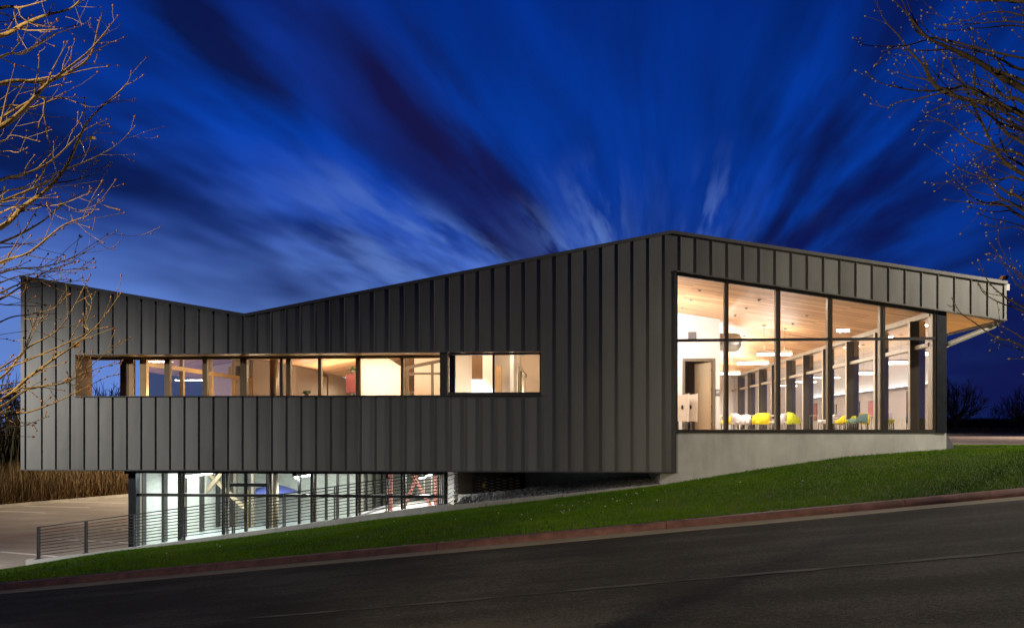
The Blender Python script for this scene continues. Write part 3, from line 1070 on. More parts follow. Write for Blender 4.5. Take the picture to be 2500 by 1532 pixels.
# ---- big corner window
bw = MB()
yf0, yf1 = 0.075, 0.16
bw.box(WX0 + .006, 9.345, yf0, yf1 + .10, zt + .001, -0.030)                              # sill
hd = lambda x: fascia_bot(x) - 0.032
for xa, xb in ((WX0 + .006, 9.345),):
    bw.hexa([(xa, yf0, hd(xa) - .075), (xb, yf0, hd(xb) - .075), (xb, yf0, hd(xb)), (xa, yf0, hd(xa))],
            [(xa, yf1, hd(xa) - .075), (xb, yf1, hd(xb) - .075), (xb, yf1, hd(xb)), (xa, yf1, hd(xa))])
bw.box(WX0 + .006, WX0 + .05, yf0 + .003, yf1 + .1, -0.03, hd(WX0) - .07)
TRZ = 2.307
bw.box(WX0 + .05, 9.345, yf0 + .004, yf1, TRZ - .035, TRZ + .035)
bwin = bw.build('corner_window', M['frame'], bld)
mpx = (1776, 1902.5, 2029.5, 2158, 2286)
mx_ = [UX(p, 0.1) for p in mpx]
for x in mx_:
    MB().box(x - .026, x + .026, yf0 + .002, yf1 + .002, -0.029, hd(x) - .06).build('mullion', M['frame'], bwin)
    MB().box(x - .070, x + .006, yf1 + .003, yf1 + .18, -0.029, ceilz(x) - .015).build('inner_mullion', M['frame_in'], bwin)
edges = [WX0 + .05] + mx_
for xa, xb in zip(edges, edges[1:]):
    xa, xb = xa + .027, xb - .027
    for z0a, z0b, z1a, z1b in ((-0.029, -0.029, TRZ - .036, TRZ - .036), (TRZ + .036, TRZ + .036, hd(xa) - .076, hd(xb) - .076)):
        MB().add([(xa, .12, z0a), (xb, .12, z0b), (xb, .12, z1b), (xa, .12, z1a)], [(0, 1, 2, 3)]).build('pane', M['glass'], bwin)
# inner head plate
mb = MB().hexa([(WX0 + .05, yf1 + .003, hd(WX0) - .06), (9.3, yf1 + .003, hd(9.3) - .06), (9.3, yf1 + .003, hd(9.3)), (WX0 + .05, yf1 + .003, hd(WX0))],
               [(WX0 + .05, .30, ceilz(WX0) - .03), (9.3, .30, ceilz(9.3) - .03), (9.3, .30, ceilz(9.3) + .02), (WX0 + .05, .30, ceilz(WX0) + .02)])
mb.build('head_plate', M['frame_in'], bwin)
# corner column
mb = MB().box(9.352, 9.59, 0.055, 0.30, zt - .0, fascia_bot(9.45) - .034)
mb.build('corner_column', M['col'], bld, 0.006)
MB().box(9.345, 9.597, 0.048, 0.30, 1.98, 1.99).build('column_joint', M['frame'], bld)
# inner side jamb right at corner
# ---- glazed side wall with fins
sw_ = MB()
sw_.box(XC - .10, XC, 0.31, YB - .3, -0.19, -0.05)
sw_.box(XC - .14, XC, 0.31, YB - .3, 2.13, 2.23)
sw_.box(XC - .16, XC, 0.31, YB - .3, 2.90, 3.04)
sw_.box(XC - .14, XC, 0.31, 0.44, -0.05, 2.90)
side = sw_.build('side_glazing', M['frame_in'], bld)
fy = [1.30 + 2.57 * k for k in range(10)]
for y in fy:
    MB().box(XC - .24, XC - .001, y, y + .10, -0.049, 2.899).build('fin', M['fin'], side)
    MB().box(XC - .255, XC - .241, y - .01, y + .11, -0.049, 2.899).build('fin_cap', M['frame_in'], side)
ee = [0.44] + fy + [YB - .3]
for ya, yb in zip(ee, ee[1:]):
    for z0, z1 in ((-0.05, 2.13), (2.23, 2.90)):
        MB().add([(XC - .05, ya, z0), (XC - .05, yb, z0), (XC - .05, yb, z1), (XC - .05, ya, z1)], [(0, 1, 2, 3)]).build('pane', M['glass_side'], side)

# ---- hall interior: white block with door, far part of the hall
WY = 6.75
WXR = 5.06
dx0, dx1, dzt = UX(1671, WY), UX(1741, WY), UZ(1700, 881, WY)
mb = MB()
mb.prism([(-0.5, ZF), (dx0, ZF), (dx0, dzt), (dx1, dzt), (dx1, ZF), (WXR, ZF), (WXR, ceilz(WXR) - .005), (XG, ceilz(XG) - .005), (-0.5, ceilz(-0.5) - .005)], WY, WY + .14)
mb.build('partition_wall', M['white'], bld)
MB().prism([(WXR - .14, ZF), (WXR, ZF), (WXR, ceilz(WXR) - .005), (WXR - .14, ceilz(WXR - .14) - .005)], WY + .141, YB - .26).build('partition_wall', M['white'], bld)
# door frame, open leaf, dark room behind
df = MB()
df.box(dx0 - .07, dx0 + .02, WY - .025, WY + .15, ZF, dzt + .0)
df.box(dx1 - .02, dx1 + .07, WY - .025, WY + .15, ZF, dzt + .0)
df.box(dx0 - .07, dx1 + .07, WY - .026, WY + .15, dzt + .001, dzt + .09)
dfr = df.build('door_frame', M['bronze'], bld)
leafm = MB().bar((dx1 - .03, WY + .18, (ZF + dzt) / 2), (dx1 - .46, WY + .98, (ZF + dzt) / 2), 0.045, dzt - ZF - .03)
leafo = leafm.build('door_leaf', M['doorw'], dfr)
for hz in (0.15, 0.75, 1.35, 2.0):
    MB().box(dx1 - .05, dx1 - .02, WY + .152, WY + .178, hz - .05, hz + .05).build('hinge', M['steel'], dfr)
mb = MB().box(dx0 - 1.2, dx1 + .2, WY + 2.6, WY + 2.7, ZF, 3.2)
mb.box(dx0 - .28, dx0 - .2, WY + .15, WY + 2.6, ZF, 3.0)
mb.build('restroom_wall', mat('warm grey tile', (0.42, 0.36, 0.27), 0.5, 0, 0.1, 2), bld)
MB().box(UX(1680, WY), UX(1700, WY), WY - .02, WY, UZ(1690, 832, WY), UZ(1690, 810, WY)).build('wall_grille', M['steel'], bld)
# cove ledge with strip, along the hidden hall wall (seen mirrored in the side glass)
MB().box(WXR + .001, WXR + .12, WY + 2.6, YB - .27, 1.66, 1.72).build('cove_ledge', M['frame_in'], bld)
MB().box(WXR + .02, WXR + .10, WY + 2.7, YB - .4, 1.722, 1.735).build('cove_strip', M['cove'], bld)
# duct end poking out above the far hall
mb = MB().tube([(WXR - .9, WY + 1.3, 3.06), (WXR + .74, WY + 1.3, 3.06), (WXR + .88, WY + 1.3, 3.05), (WXR + .97, WY + 1.3, 3.04), (WXR + 1.0, WY + 1.3, 3.03)], [.34, .34, .30, .18, .05], 24)
mb.build('air_duct', M['duct'], bld)
# ceiling seen plates: sprinkler heads
for (px, py) in ((1708, 708), (1686, 731), (1667, 750), (1853, 731), (1822, 751), (1795, 769), (1970, 769), (1935, 789)):
    t_best = min(np.linspace(0.5, 20, 400), key=lambda y: abs(UZ(px, py, y) - ceilz(UX(px, y))))
    p = U(px, py, t_best)
    MB().lathe((p.x, p.y, ceilz(p.x) - .018), [(.012, -.03), (.035, -.012), (.05, 0), (.05, .016)], 10).build('sprinkler', M['steel'], bld)


# ---- pendant lights (things)
def pendant(px0, px1, py, y, label, pw=90, lit=True):
    a, b = U(px0, py, y), U(px1, py, y)
    x0_, x1_, z = a.x, b.x, a.z
    t = thing('pendant_light', label, 'pendant light', ((x0_ + x1_) / 2, y, z), 'linear pendants hanging in the hall')
    MB().box(x0_, x1_, y - .05, y + .05, z + .03, z + .10).build('housing', M['frame_in'], t, 0.008)
    mb_ = MB().box(x0_ + .01, x1_ - .01, y - .045, y + .045, z - .045, z + .028)
    mb_.build('diffuser', M['glow'], t, 0.02)
    for x in (x0_ + .25, x1_ - .25):
        MB().tube([(x, y, z + .10), (x, y, ceilz(x) - .02)], .004, 5).build('cable', M['dark'], t)
        MB().lathe((x, y, ceilz(x) - .02), [(.07, -.02), (.075, 0), (.075, .018)], 12).build('canopy', M['steel'], t)
    xm = (x0_ + x1_) / 2
    light('AREA', (xm, y, z - .06), pw * 1.5, (1.0, 0.95, 0.88), x1_ - x0_, .08, rot=(0, 0, 0), name='pendant_glow')
    light('AREA', (xm, y, z + .13), pw * 0.45, (1.0, 0.95, 0.88), x1_ - x0_, .08, rot=(R(180), 0, 0), name='pendant_glow')
    return t


pendant(1847.7, 1933.6, 864, 6.6, 'highest and nearest lit linear pendant below the wood ceiling', 60)
pendant(1799.6, 1876.8, 886, 9.8, 'middle one of three lit linear pendants in the tall window', 60)
pendant(1745, 1807, 911, 13.0, 'lowest lit linear pendant, half hidden by the white wall corner', 60)
for y, k in ((16.5, 0), (20, 1), (23.5, 2)):
    light('AREA', (7.2, y, 2.3), 150, (1.0, 0.95, 0.88), 1.2, .1, rot=(0, 0, 0), name='pendant_glow')
    light('AREA', (7.2, y, 2.4), 60, (1.0, 0.95, 0.88), 1.2, .1, rot=(R(180), 0, 0), name='pendant_glow')
# wall washers in the near part of the hall (hidden from view by the metal wall)
light('AREA', (2.3, 4.3, 2.5), 150, (0.90, 0.95, 1.0), 2.4, .12, aim=(3.6, 6.4, 4.4), name='pendant_glow')
light('AREA', (1.7, 2.6, 2.5), 80, (1.0, 0.97, 0.92), 2.6, .12, rot=(R(180), 0, 0), name='pendant_glow')
light('AREA', (2.2, 3.0, 2.4), 75, (1.0, 0.92, 0.80), 2.0, .3, aim=(4.6, 6.7, 0.6), name='pendant_glow')
for x, y in ((5.5, 2.6), (7.8, 2.6), (7.4, 5.5), (7.4, 9.0), (7.4, 12.5)):
    light('AREA', (x, y, ceilz(x) - .05), (42 if y < 5 else 80), (1.0, 0.90, 0.76), .5, .5, rot=(0, 0, 0), name='hall_fill')  # fill added to light the floor and bounce onto the ceiling
# fill lights added to brighten the hidden hall wall in the mirror glass
for y in (10.5, 14.5, 18.5, 22.5):
    light('AREA', (6.5, y, ceilz(6.5) - .06), 120, (1.0, 0.90, 0.74), .4, 1.6, aim=(WXR, y, 0.9), name='hall_fill')
# cove wash on the hidden hall wall
for y in (12.0, 17.5, 23.0):
    light('AREA', (WXR + .16, y, 1.78), 420, (0.86, 0.97, 1.0), .06, 5.2, rot=(R(180), R(-14), 0), name='cove_glow')


# ---- furniture of the hall
def chair(px0, px1, y, ang, mk, label, htop=0.80):
    x = (UX(px0, y) + UX(px1, y)) / 2
    wd = (UX(px1, y) - UX(px0, y)) / 2
    c = thing('armchair', label, 'chair', (x, y, ZF), 'tub chairs in the hall')
    ca, sa = math.cos(ang), math.sin(ang)

    def T(u, v, z):
        return (x + u * ca - v * sa, y + u * sa + v * ca, ZF + z)

    s_ = wd / 0.36
    mb_ = MB()
    mb_.hexa([T(-.30 * s_, -.28, .40), T(.30 * s_, -.28, .40), T(.30 * s_, .26, .40), T(-.30 * s_, .26, .40)],
             [T(-.30 * s_, -.28, .49), T(.30 * s_, -.28, .49), T(.30 * s_, .26, .48), T(-.30 * s_, .26, .48)])
    mb_.build('seat', M[mk], c, 0.03)
    # wrap-round shell: high back at v = -.30, arms fall towards the front
    vs, fs = [], []
    N_ = 17
    for k in range(N_):
        q = -1 + 2 * k / (N_ - 1)
        aq = q * R(128)
        u0, v0 = math.sin(aq) * .36 * s_, -.02 - math.cos(aq) * .30
        hz = htop - 0.17 * sstep(0.30, 0.75, abs(q)) - (0.03 * abs(q))
        for (f_, zz) in ((1.0, .36), (1.04, (hz + .36) / 2), (1.06, hz), (0.94, hz), (0.90, (hz + .36) / 2), (0.86, .36)):
            vs.append(T(u0 * f_, v0 * f_, zz))
    for k in range(N_ - 1):
        for j in range(6):
            fs.append((k * 6 + j, k * 6 + (j + 1) % 6, (k + 1) * 6 + (j + 1) % 6, (k + 1) * 6 + j))
    fs += [(0, 1, 2, 3, 4, 5), tuple((N_ - 1) * 6 + j for j in (5, 4, 3, 2, 1, 0))]
    MB().add(vs, fs, True).build('shell', M[mk], c)
    for u in (-.26 * s_, .26 * s_):
        for v in (-.24, .22):
            MB().tube([T(u, v, .40), T(u * 1.08, v * 1.08, 0.0)], [.013, .010], 6).build('leg', M['dark'], c)
    return c


def table(px0, px1, y, label, z=0.735, legs=4):
    a, b = UX(px0, y), UX(px1, y)
    t = thing('dining_table', label, 'table', ((a + b) / 2, y, ZF), 'white tables in the hall')
    cx, rx = (a + b) / 2, (b - a) / 2
    n = 20
    ring = [(cx + rx * math.copysign(abs(math.cos(2 * math.pi * k / n)) ** .5, math.cos(2 * math.pi * k / n)),
             y + .42 * math.copysign(abs(math.sin(2 * math.pi * k / n)) ** .5, math.sin(2 * math.pi * k / n))) for k in range(n)]
    mb_ = MB()
    mb_.add([(p, q, ZF + z - .035) for p, q in ring] + [(p, q, ZF + z) for p, q in ring],
            [tuple(range(n - 1, -1, -1)), tuple(range(n, 2 * n))] + [(k, (k + 1) % n, (k + 1) % n + n, k + n) for k in range(n)])
    mb_.build('tabletop', M['tabletop'], t)
    for u in (-.78, .78):
        for v in (-.3, .3):
            MB().tube([(cx + rx * u, y + v, ZF), (cx + rx * u, y + v, ZF + z - .036)], .025, 8).build('leg', M['tabletop'], t)
    return t


chair(1836, 1879, 11.3, 0.15, 'yellow', 'bright yellow tub chair with its back to the window')
chair(1787, 1826, 11.2, -1.25, 'pale', 'pale grey tub chair turned sideways by the bright yellow chair')
chair(1763, 1788, 11.9, 1.5, 'yellow', 'yellow tub chair half hidden behind the first window mullion')
chair(1808, 1832, 13.9, 2.9, 'pale', 'pale tub chair on the far side of the round white table')
chair(1885, 1912, 12.2, 1.7, 'pale', 'pale tub chair beside the second window mullion')
table(1790, 1900, 12.6, 'white table with the bright yellow chair before it')
table(1738, 1770, 13.0, 'white table behind the corner of the white wall')
chair(1926, 1950, 9.9, -0.9, 'lime', 'small lime green tub chair before a tall dark fin')
table(1968, 1994, 12.0, 'grey topped table under the rust red picture')
chair(2008, 2026, 6.2, 1.9, 'pale', 'grey tub chair between the fins, third bay from the column', 0.66)
chair(2036, 2048, 7.4, 1.2, 'yellow', 'yellow tub chair cut by the dark fin in the middle bay', 0.66)
chair(2070, 2084, 5.0, 2.4, 'lime', 'olive yellow tub chair left of the slate chair', 0.60)
chair(2080, 2108, 3.6, 0.5, 'teal', 'slate teal tub chair, the only one of its colour', 0.64)


# folding table panels parked before the door
def flip_table(px, y, label):
    x = UX(px, y)
    t = thing('folding_table', label, 'folding table', (x, y, ZF), 'folded flip top tables parked by the door')
    z0, z1 = UZ(px, 1028, y), UZ(px, 963, y)
    lean = 0.10
    MB().hexa([(x - .20, y - .02, z0), (x + .18, y - .05, z0), (x + .21, y + .0, z1 + .04), (x - .15, y + .03, z1 - .03)],
              [(x - .20, y + .02, z0), (x + .18, y - .01, z0), (x + .21, y + .04, z1 + .04), (x - .15, y + .07, z1 - .03)]).build('tabletop', M['cream'], t)
    MB().bar((x - .21, y - .03, z0 - .02), (x - .155, y + .02, z1), .03, .03, (0, 1, 0)).build('edge_band', M['tabletop'], t)
    MB().bar((x + .185, y - .06, z0 - .02), (x + .215, y - .01, z1 + .05), .03, .03, (0, 1, 0)).build('edge_band', M['tabletop'], t)
    MB().box(x - .03, x + .03, y - .055, y - .03, (z0 + z1) / 2 - .03, (z0 + z1) / 2 + .09).build('handle', M['dark'], t, 0.01)
    for u in (-.13, .02):
        MB().box(x + u, x + u + .045, y + .08, y + .12, ZF, z0 + .16).build('leg', M['steel'], t)
    MB().box(x - .2, x + .2, y + .02, y + .16, ZF, ZF + .05).build('foot', M['steel'], t)
    return t


flip_table(1686, 4.9, 'folded flip top table nearest the doorway, dark handle showing')
flip_table(1665, 4.6, 'folded flip top table nested left of another one')
# restroom sign
sx_, sz_ = UX(1752, WY), UZ(1752, 958, WY)
sg = thing('restroom_sign', 'small dark restroom sign with white figures on the white wall', 'sign', (sx_, WY, sz_))
MB().box(sx_ - .075, sx_ + .075, WY - .012, WY - .002, sz_ - .115, sz_ + .115).build('plate', M['sign'], sg)
mb = MB()
for k, u in enumerate((-.042, .0, .042)):
    mb.lathe((sx_ + u, WY - .016, sz_ + .078), [(.002, -.011), (.011, 0), (.002, .011)], 8)
    if k == 1:
        mb.prism([(sx_ + u - .022, sz_ + .0), (sx_ + u + .022, sz_ + .0), (sx_ + u + .006, sz_ + .06), (sx_ + u - .006, sz_ + .06)], WY - .016, WY - .0125)
    else:
        mb.box(sx_ + u - .012, sx_ + u + .012, WY - .016, WY - .0125, sz_ + .0, sz_ + .06)
    mb.box(sx_ + u - .009, sx_ + u + .009, WY - .0155, WY - .0125, sz_ - .03, sz_ - .001)
mb.build('pictogram', M['signw'], sg)


def text(body, size, loc, rot, mt, name, parent, extrude=0.002):
    cu = bpy.data.curves.new(name, 'FONT')
    cu.body = body
    cu.size = size
    cu.extrude = extrude
    cu.align_x = 'CENTER'
    cu.align_y = 'CENTER'
    tmp = bpy.data.objects.new(name, cu)
    COL.objects.link(tmp)
    dg = bpy.context.evaluated_depsgraph_get()
    me = bpy.data.meshes.new_from_object(tmp.evaluated_get(dg))
    bpy.data.objects.remove(tmp)
    me.transform(Matrix.Translation(loc) @ rot.to_4x4())
    me.materials.clear()
    me.materials.append(mt)
    return link(name, me, parent)


FACE = Matrix.Rotation(R(90), 3, 'X')
text('RESTROOM', .027, Vector((sx_, WY - .014, sz_ - .055)), FACE, M['signw'], 'lettering', sg)
MB().box(sx_ - .05, sx_ + .05, WY - .0155, WY - .0125, sz_ - .092, sz_ - .085).build('braille_line', M['signw'], sg)

# pictures on the hidden wall, mirrored in the side glass
arts = [
        (15.1, .50, .55, 1.45, ((.55, .05, .04), (.70, .45, .38), (.12, .05, .05)), 'tall red and pink picture on the hall wall'),
        (16.6, 1.2, .50, 1.25, ((.60, .06, .06), (.75, .35, .30), (.15, .12, .10)), 'large red patterned picture above the lime chair'),
        (18.6, .55, .50, 1.30, ((.20, .18, .25), (.50, .45, .50), (.10, .08, .10)), 'grey violet picture between the brown and red ones'),
        (19.9, .60, .50, 1.30, ((.22, .10, .06), (.45, .28, .18), (.08, .05, .04)), 'brown leafy picture mirrored behind the slate chair'),
        (22.0, .50, .50, 1.25, ((.25, .30, .25), (.60, .62, .55), (.10, .10, .10)), 'pale green grey picture mirrored in the side glass'),
        (23.4, .50, .50, 1.25, ((.08, .10, .10), (.40, .42, .38), (.03, .03, .03)), 'black and grey picture'),
        (25.4, .60, .45, 1.40, ((.35, .10, .05), (.55, .25, .15), (.15, .06, .04)), 'rust red picture at the far end of the hall')]
for k, (y, wd, z0, z1, cs, lb) in enumerate(arts):
    t = thing('picture', lb, 'picture', (WXR + .03, y, (z0 + z1) / 2), 'pictures along the hall wall')
    MB().box(WXR + .002, WXR + .03, y - wd / 2, y + wd / 2, z0, z1).build('picture_frame', M['frame'], t)
    MB().box(WXR + .031, WXR + .034, y - wd / 2 + .02, y + wd / 2 - .02, z0 + .02, z1 - .02).build('canvas', art_material('picture print', *cs, 9), t)
# portable board on a folding stand near the corner
ex, ey = WXR + .62, 11.0
es = thing('display_easel', 'dark board on a crossed leg stand mirrored in the last bay before the corner column', 'easel', (ex, ey, ZF))
for sgn in (-1, 1):
    MB().tube([(ex, ey + .26 * sgn, ZF), (ex + .03, ey - .05 * sgn, ZF + .55)], .016, 6).build('leg', M['dark'], es)
MB().tube([(ex + .03, ey, ZF + .5), (ex, ey, ZF + .80)], .016, 6).build('post', M['dark'], es)
MB().bar((ex, ey - .16, ZF + .28), (ex, ey + .16, ZF + .28), .016, .016).build('stretcher', M['dark'], es)
MB().box(ex - .03, ex, ey - .45, ey + .40, .52, 1.45).build('board', M['brown'], es)

# ================================================================== RIBBON WINDOW
SD = 0.80
rev = MB()
rev.hexa([(SLX0, 0.0, SLZ1), (XM, 0.0, SLZ1), (XM, 0.0, SLZ1 + .02), (SLX0, 0.0, SLZ1 + .02)], [(SLX0, SD, SLZ1), (XM, SD, SLZ1), (XM, SD, SLZ1 + .02), (SLX0, SD, SLZ1 + .02)])
rev.box(SLX0 - .02, SLX0, 0.0, SD, SLZ0 + .002, SLZ1 + .02)
rev.build('slot_reveal', M['tan'], bld)
MB().box(SLX0 - .03, SLX1 + .05, -0.055, SD + .1, SLZ0 - .02, SLZ0).build('slot_sill', M['trim'], bld)
MB().box(SLX0 - .03, SLX1 + .05, -0.052, 0.0, SLZ1 - .004, SLZ1 + .016).build('slot_drip', M['coping'], bld)
# inner window line at y = SD
rw = MB()
x_in0, x_in1 = UX(293, SD), UX(1073, SD) + .3
rw.box(SLX0, x_in1, SD, SD + .10, SLZ1 - .075, SLZ1 + .02)
rwin = rw.build('ribbon_window', M['tan'], bld)
for pa, pb, mt, dp in ((293, 313, 'brown', .05), (314, 325, 'tan', .12), (341, 357, 'tan', .14), (401, 414, 'tan_dark', .14), (494, 505, 'tan_dark', .14), (586, 602, 'tan_dark', .14),
                       (683, 689, 'frame', .10), (698, 709, 'tan_dark', .14), (776, 784, 'tan_dark', .14), (868, 879, 'tan_dark', .14), (978, 985, 'tan_dark', .14)):
    MB().box(UX(pa, SD), UX(pb, SD), SD + .002, SD + dp, SLZ0, SLZ1 - .076).build('mullion', M[mt], rwin)
bnd = [313, 341, 401, 494, 586, 683, 776, 868, 978, 1085]
for pa, pb in zip(bnd, bnd[1:]):
    xa, xb = UX(pa + 8, SD), UX(pb + 2, SD)
    MB().add([(xa, SD + .06, SLZ0), (xb, SD + .06, SLZ0), (xb, SD + .06, SLZ1 - .076), (xa, SD + .06, SLZ1 - .076)], [(0, 1, 2, 3)]).build('pane', M['glass'], rwin)
# round column just inside
cx_ = UX(669, 1.35)
MB().lathe((cx_, 1.35, 0), [(.125, ZF), (.125, ceilz(cx_) + .02)], 24).build('round_column', M['tan_dark'], bld)
# glazed partition that runs back from the slot
gp = MB()
gxp = TX
gp.box(gxp - .05, gxp + .05, SD + .2, 9.0, 1.80, 1.93)
gp.box(gxp - .05, gxp + .05, SD + .2, 9.0, ZF, ZF + .1)
gpo = gp.build('glazed_partition', M['tan'], bld)
for y in (1.0, 3.3, 5.4, 7.3, 8.9):
    MB().box(gxp - .06, gxp + .06, y, y + .14, ZF + .1, 1.80).build('post', M['tan'], gpo)
    MB().box(gxp - .05, gxp + .05, y, y + .10, 1.93, ceilz(gxp) - .01).build('post', M['frame_in'], gpo)
for ya, yb in ((1.14, 3.3), (3.44, 5.4), (5.54, 7.3), (7.44, 8.9)):
    MB().add([(gxp, ya, ZF + .1), (gxp, yb, ZF + .1), (gxp, yb, 1.80), (gxp, ya, 1.80)], [(0, 1, 2, 3)]).build('pane', M['glass_part'], gpo)
    MB().add([(gxp, ya, 1.93), (gxp, yb, 1.93), (gxp, yb, ceilz(gxp) - .01), (gxp, ya, ceilz(gxp) - .01)], [(0, 1, 2, 3)]).build('pane', M['glass_part'], gpo)
# room walls behind the slot
wy1 = 9.0
MB().prism([(UX(575, wy1), ZF), (UX(722, wy1), ZF), (UX(722, wy1), ceilz(UX(722, wy1)) - .01), (XV, ceilz(XV) - .01), (UX(575, wy1), ceilz(UX(575, wy1)) - .01)], wy1, wy1 + .15).build('room_wall', M['cream'], bld)
tvx, tvy = UX(576, 7.9), 7.9
tv = thing('television', 'dark flat television on a bracket behind the ribbon window', 'television', (tvx, tvy, 1.4))
MB().box(tvx - .30, tvx + .32, tvy, tvy + .05, UZ(576, 921, tvy), UZ(576, 893, tvy)).build('screen', M['sign'], tv, .005)
MB().bar((tvx, tvy + .05, 1.72), (tvx, 9.0, 1.72), .05, .05).build('bracket', M['dark'], tv)
wx2 = UX(722, wy1)
MB().prism([(wx2 - .12, ZF), (wx2, ZF), (wx2, ceilz(wx2) - .01), (wx2 - .12, ceilz(wx2 - .12) - .01)], wy1 + .151, 17).build('room_wall', M['cream'], bld)
db = MB()
db.box(wx2 + .001, wx2 + .04, 12.0, 12.1, ZF, 2.2)
db.box(wx2 + .001, wx2 + .04, 13.0, 13.1, ZF, 2.2)
db.box(wx2 + .001, wx2 + .04, 12.0, 13.1, 2.2, 2.3)
db.build('door_frame', M['bronze'], bld)
# lit far window of that room with lines of light
fwx0, fwx1, fwy = UX(780, 17.2), UX(880, 17.2), 17.2
fw = MB()
for z in (0.3, 1.30, 1.75):
    fw.box(fwx0 - 1, fwx1 + 1, fwy, fwy + .08, z, z + .10)
fwo = fw.build('far_window', M['frame'], bld)
for x in np.linspace(fwx0 - 1, fwx1 + 1, 7):
    MB().box(x - .06, x + .06, fwy - .01, fwy + .07, ZF, 3.0).build('mullion', M['frame_in'], fwo)
MB().box(fwx0 - 1.2, fwx1 + 1.2, fwy + 1.3, fwy + 1.4, ZF, 4.0).build('room_wall', M['white'], bld)
MB().box(fwx0 - .6, fwx1 + .8, fwy - .7, fwy - .62, 2.35, 2.43).build('cove_strip', M['cove'], bld)
# white wall facing the slot, wood room right of it
wy3 = 3.3
wa, wb = UX(876, wy3), UX(979, wy3)
MB().prism([(wa, ZF), (wb, ZF), (wb, UZ(979, 894, wy3)), (UX(934, wy3), UZ(934, 866, wy3)), (UX(934, wy3), ceilz(wa) - .01), (wa, ceilz(wa) - .01)], wy3, wy3 + .12).build('room_wall', M['cream'], bld)
dgy = 4.2
dg_ = MB()
da, db_ = UX(990, dgy), UX(1075, dgy)
dg_.box(da, da + .09, dgy, dgy + .1, ZF, UZ(990, 897, dgy))
dg_.box(UX(1052, dgy), UX(1058, dgy), dgy, dgy + .1, ZF, UZ(1052, 885, dgy))
dg_.box(da + .09, db_ + .3, dgy + .002, dgy + .09, UZ(1000, 914, dgy), UZ(1000, 909, dgy))
dg_.bar((da, dgy + .05, UZ(992, 897, dgy)), (db_ + .4, dgy + .05, UZ(1090, 874, dgy)), .08, .10)
dgo = dg_.build('door_screen', M['bronze'], bld)
MB().add([(da + .09, dgy + .05, ZF), (db_ + .3, dgy + .05, ZF), (db_ + .3, dgy + .05, UZ(1000, 914, dgy)), (da + .09, dgy + .05, UZ(1000, 914, dgy))], [(0, 1, 2, 3)]).build('pane', M['glass'], dgo)
MB().box(wb - .3, XM + 1.2, 7.0, 7.12, ZF, 4.6).build('room_wall', M['cream'], bld)
# closet box between slot and window, dark jamb
MB().box(XM - .001, UX(1094, .2), 0.012, .34, SLZ0, SLZ1 + .01).build('dark_jamb', M['frame'], bld)
# flush right window
fw2 = MB()
fx0, fx1 = UX(1094, .06), SLX1 - .005
fw2.box(fx0, fx1, 0.03, .12, SLZ0 + .001, SLZ0 + .075)
fw2.box(fx0, fx1, 0.03, .12, SLZ1 - .07, SLZ1 - .005)
fw2.box(fx1 - .035, fx1, 0.031, .121, SLZ0 + .075, SLZ1 - .07)
fwin = fw2.build('flush_window', M['frame'], bld)
xm_ = UX(1205, .06)
MB().box(xm_ - .028, xm_ + .028, 0.032, .122, SLZ0 + .075, SLZ1 - .07).build('mullion', M['frame'], fwin)
for xa, xb in ((fx0, xm_ - .028), (xm_ + .028, fx1 - .035)):
    MB().add([(xa, .08, SLZ0 + .075), (xb, .08, SLZ0 + .075), (xb, .08, SLZ1 - .07), (xa, .08, SLZ1 - .07)], [(0, 1, 2, 3)]).build('pane', M['glass'], fwin)
# kitchen-like room behind it
ky = 3.2
MB().box(UX(1097, .5), UX(1111, .5), .5, .62, ZF, 3.4).build('room_post', M['col'], bld)
MB().box(UX(1086, ky), UX(1260, ky), ky, ky + .1, ZF, 4.4).build('room_wall', M['cream'], bld)
MB().box(UX(1152, 2.6), UX(1178, 2.6), 2.6, 2.75, UZ(1160, 925, 2.6), 3.8).build('wall_panel', M['brown'], bld)
MB().prism([(UX(1152, 2.5), ZF), (UX(1203, 2.5), ZF), (UX(1203, 2.5), UZ(1203, 951, 2.5)), (UX(1176, 2.5), UZ(1176, 926, 2.5)), (UX(1152, 2.5), UZ(1152, 926, 2.5))], 2.5, 2.54).build('light_panel', M['panelglow'], bld)
MB().box(UX(1178, 2.55), UX(1202, 2.55), 2.58, 3.1, UZ(1190, 951, 2.55), 3.9).build('wall_panel', M['cream'], bld)
MB().box(UX(1209, 2.7), UX(1225, 2.7), 2.7, 2.85, ZF, UZ(1210, 893, 2.7)).build('wall_panel', mat('tan veneer', (.45, .26, .12), .5, 0, .15, 3), bld)
MB().box(UX(1245, 2.2), UX(1254, 2.2), 2.2, 6.0, ZF, 4.4).build('wall_panel', M['white'], bld)
cw = MB()
cwx = UX(1264, 2.6)
cw.box(cwx, cwx + .06, 2.6, 6.5, 1.75, 1.85)
for y in (2.6, 3.6, 4.6, 5.6):
    cw.box(cwx, cwx + .06, y, y + .12, ZF, 1.749)
cw.build('corridor_glazing', M['frame_in'], bld)
MB().box(UX(1255, 6.6), -0.51, 6.6, 6.74, ZF, 4.6).build('room_wall', M['cream'], bld)
MB().box(-0.62, -0.5, .29, WY, ZF, ceilz(-.5) - .01).build('room_wall', M['cream'], bld)

# maroon pendant cabinet with plant, small plant on the sill
mxx, my = UX(858, 3.0), 3.0
mc = thing('hanging_cabinet', 'maroon box cabinet hanging behind the ribbon window', 'cabinet', (mxx, my, 1.4))
MB().box(UX(845, my), UX(869, my), my, my + .35, UZ(850, 958, my), UZ(850, 913, my)).build('carcass', M['maroon'], mc, .01)
MB().box(UX(845.5, my), UX(868.5, my), my - .018, my - .002, UZ(850, 957, my), UZ(850, 914, my)).build('door', M['maroon'], mc)


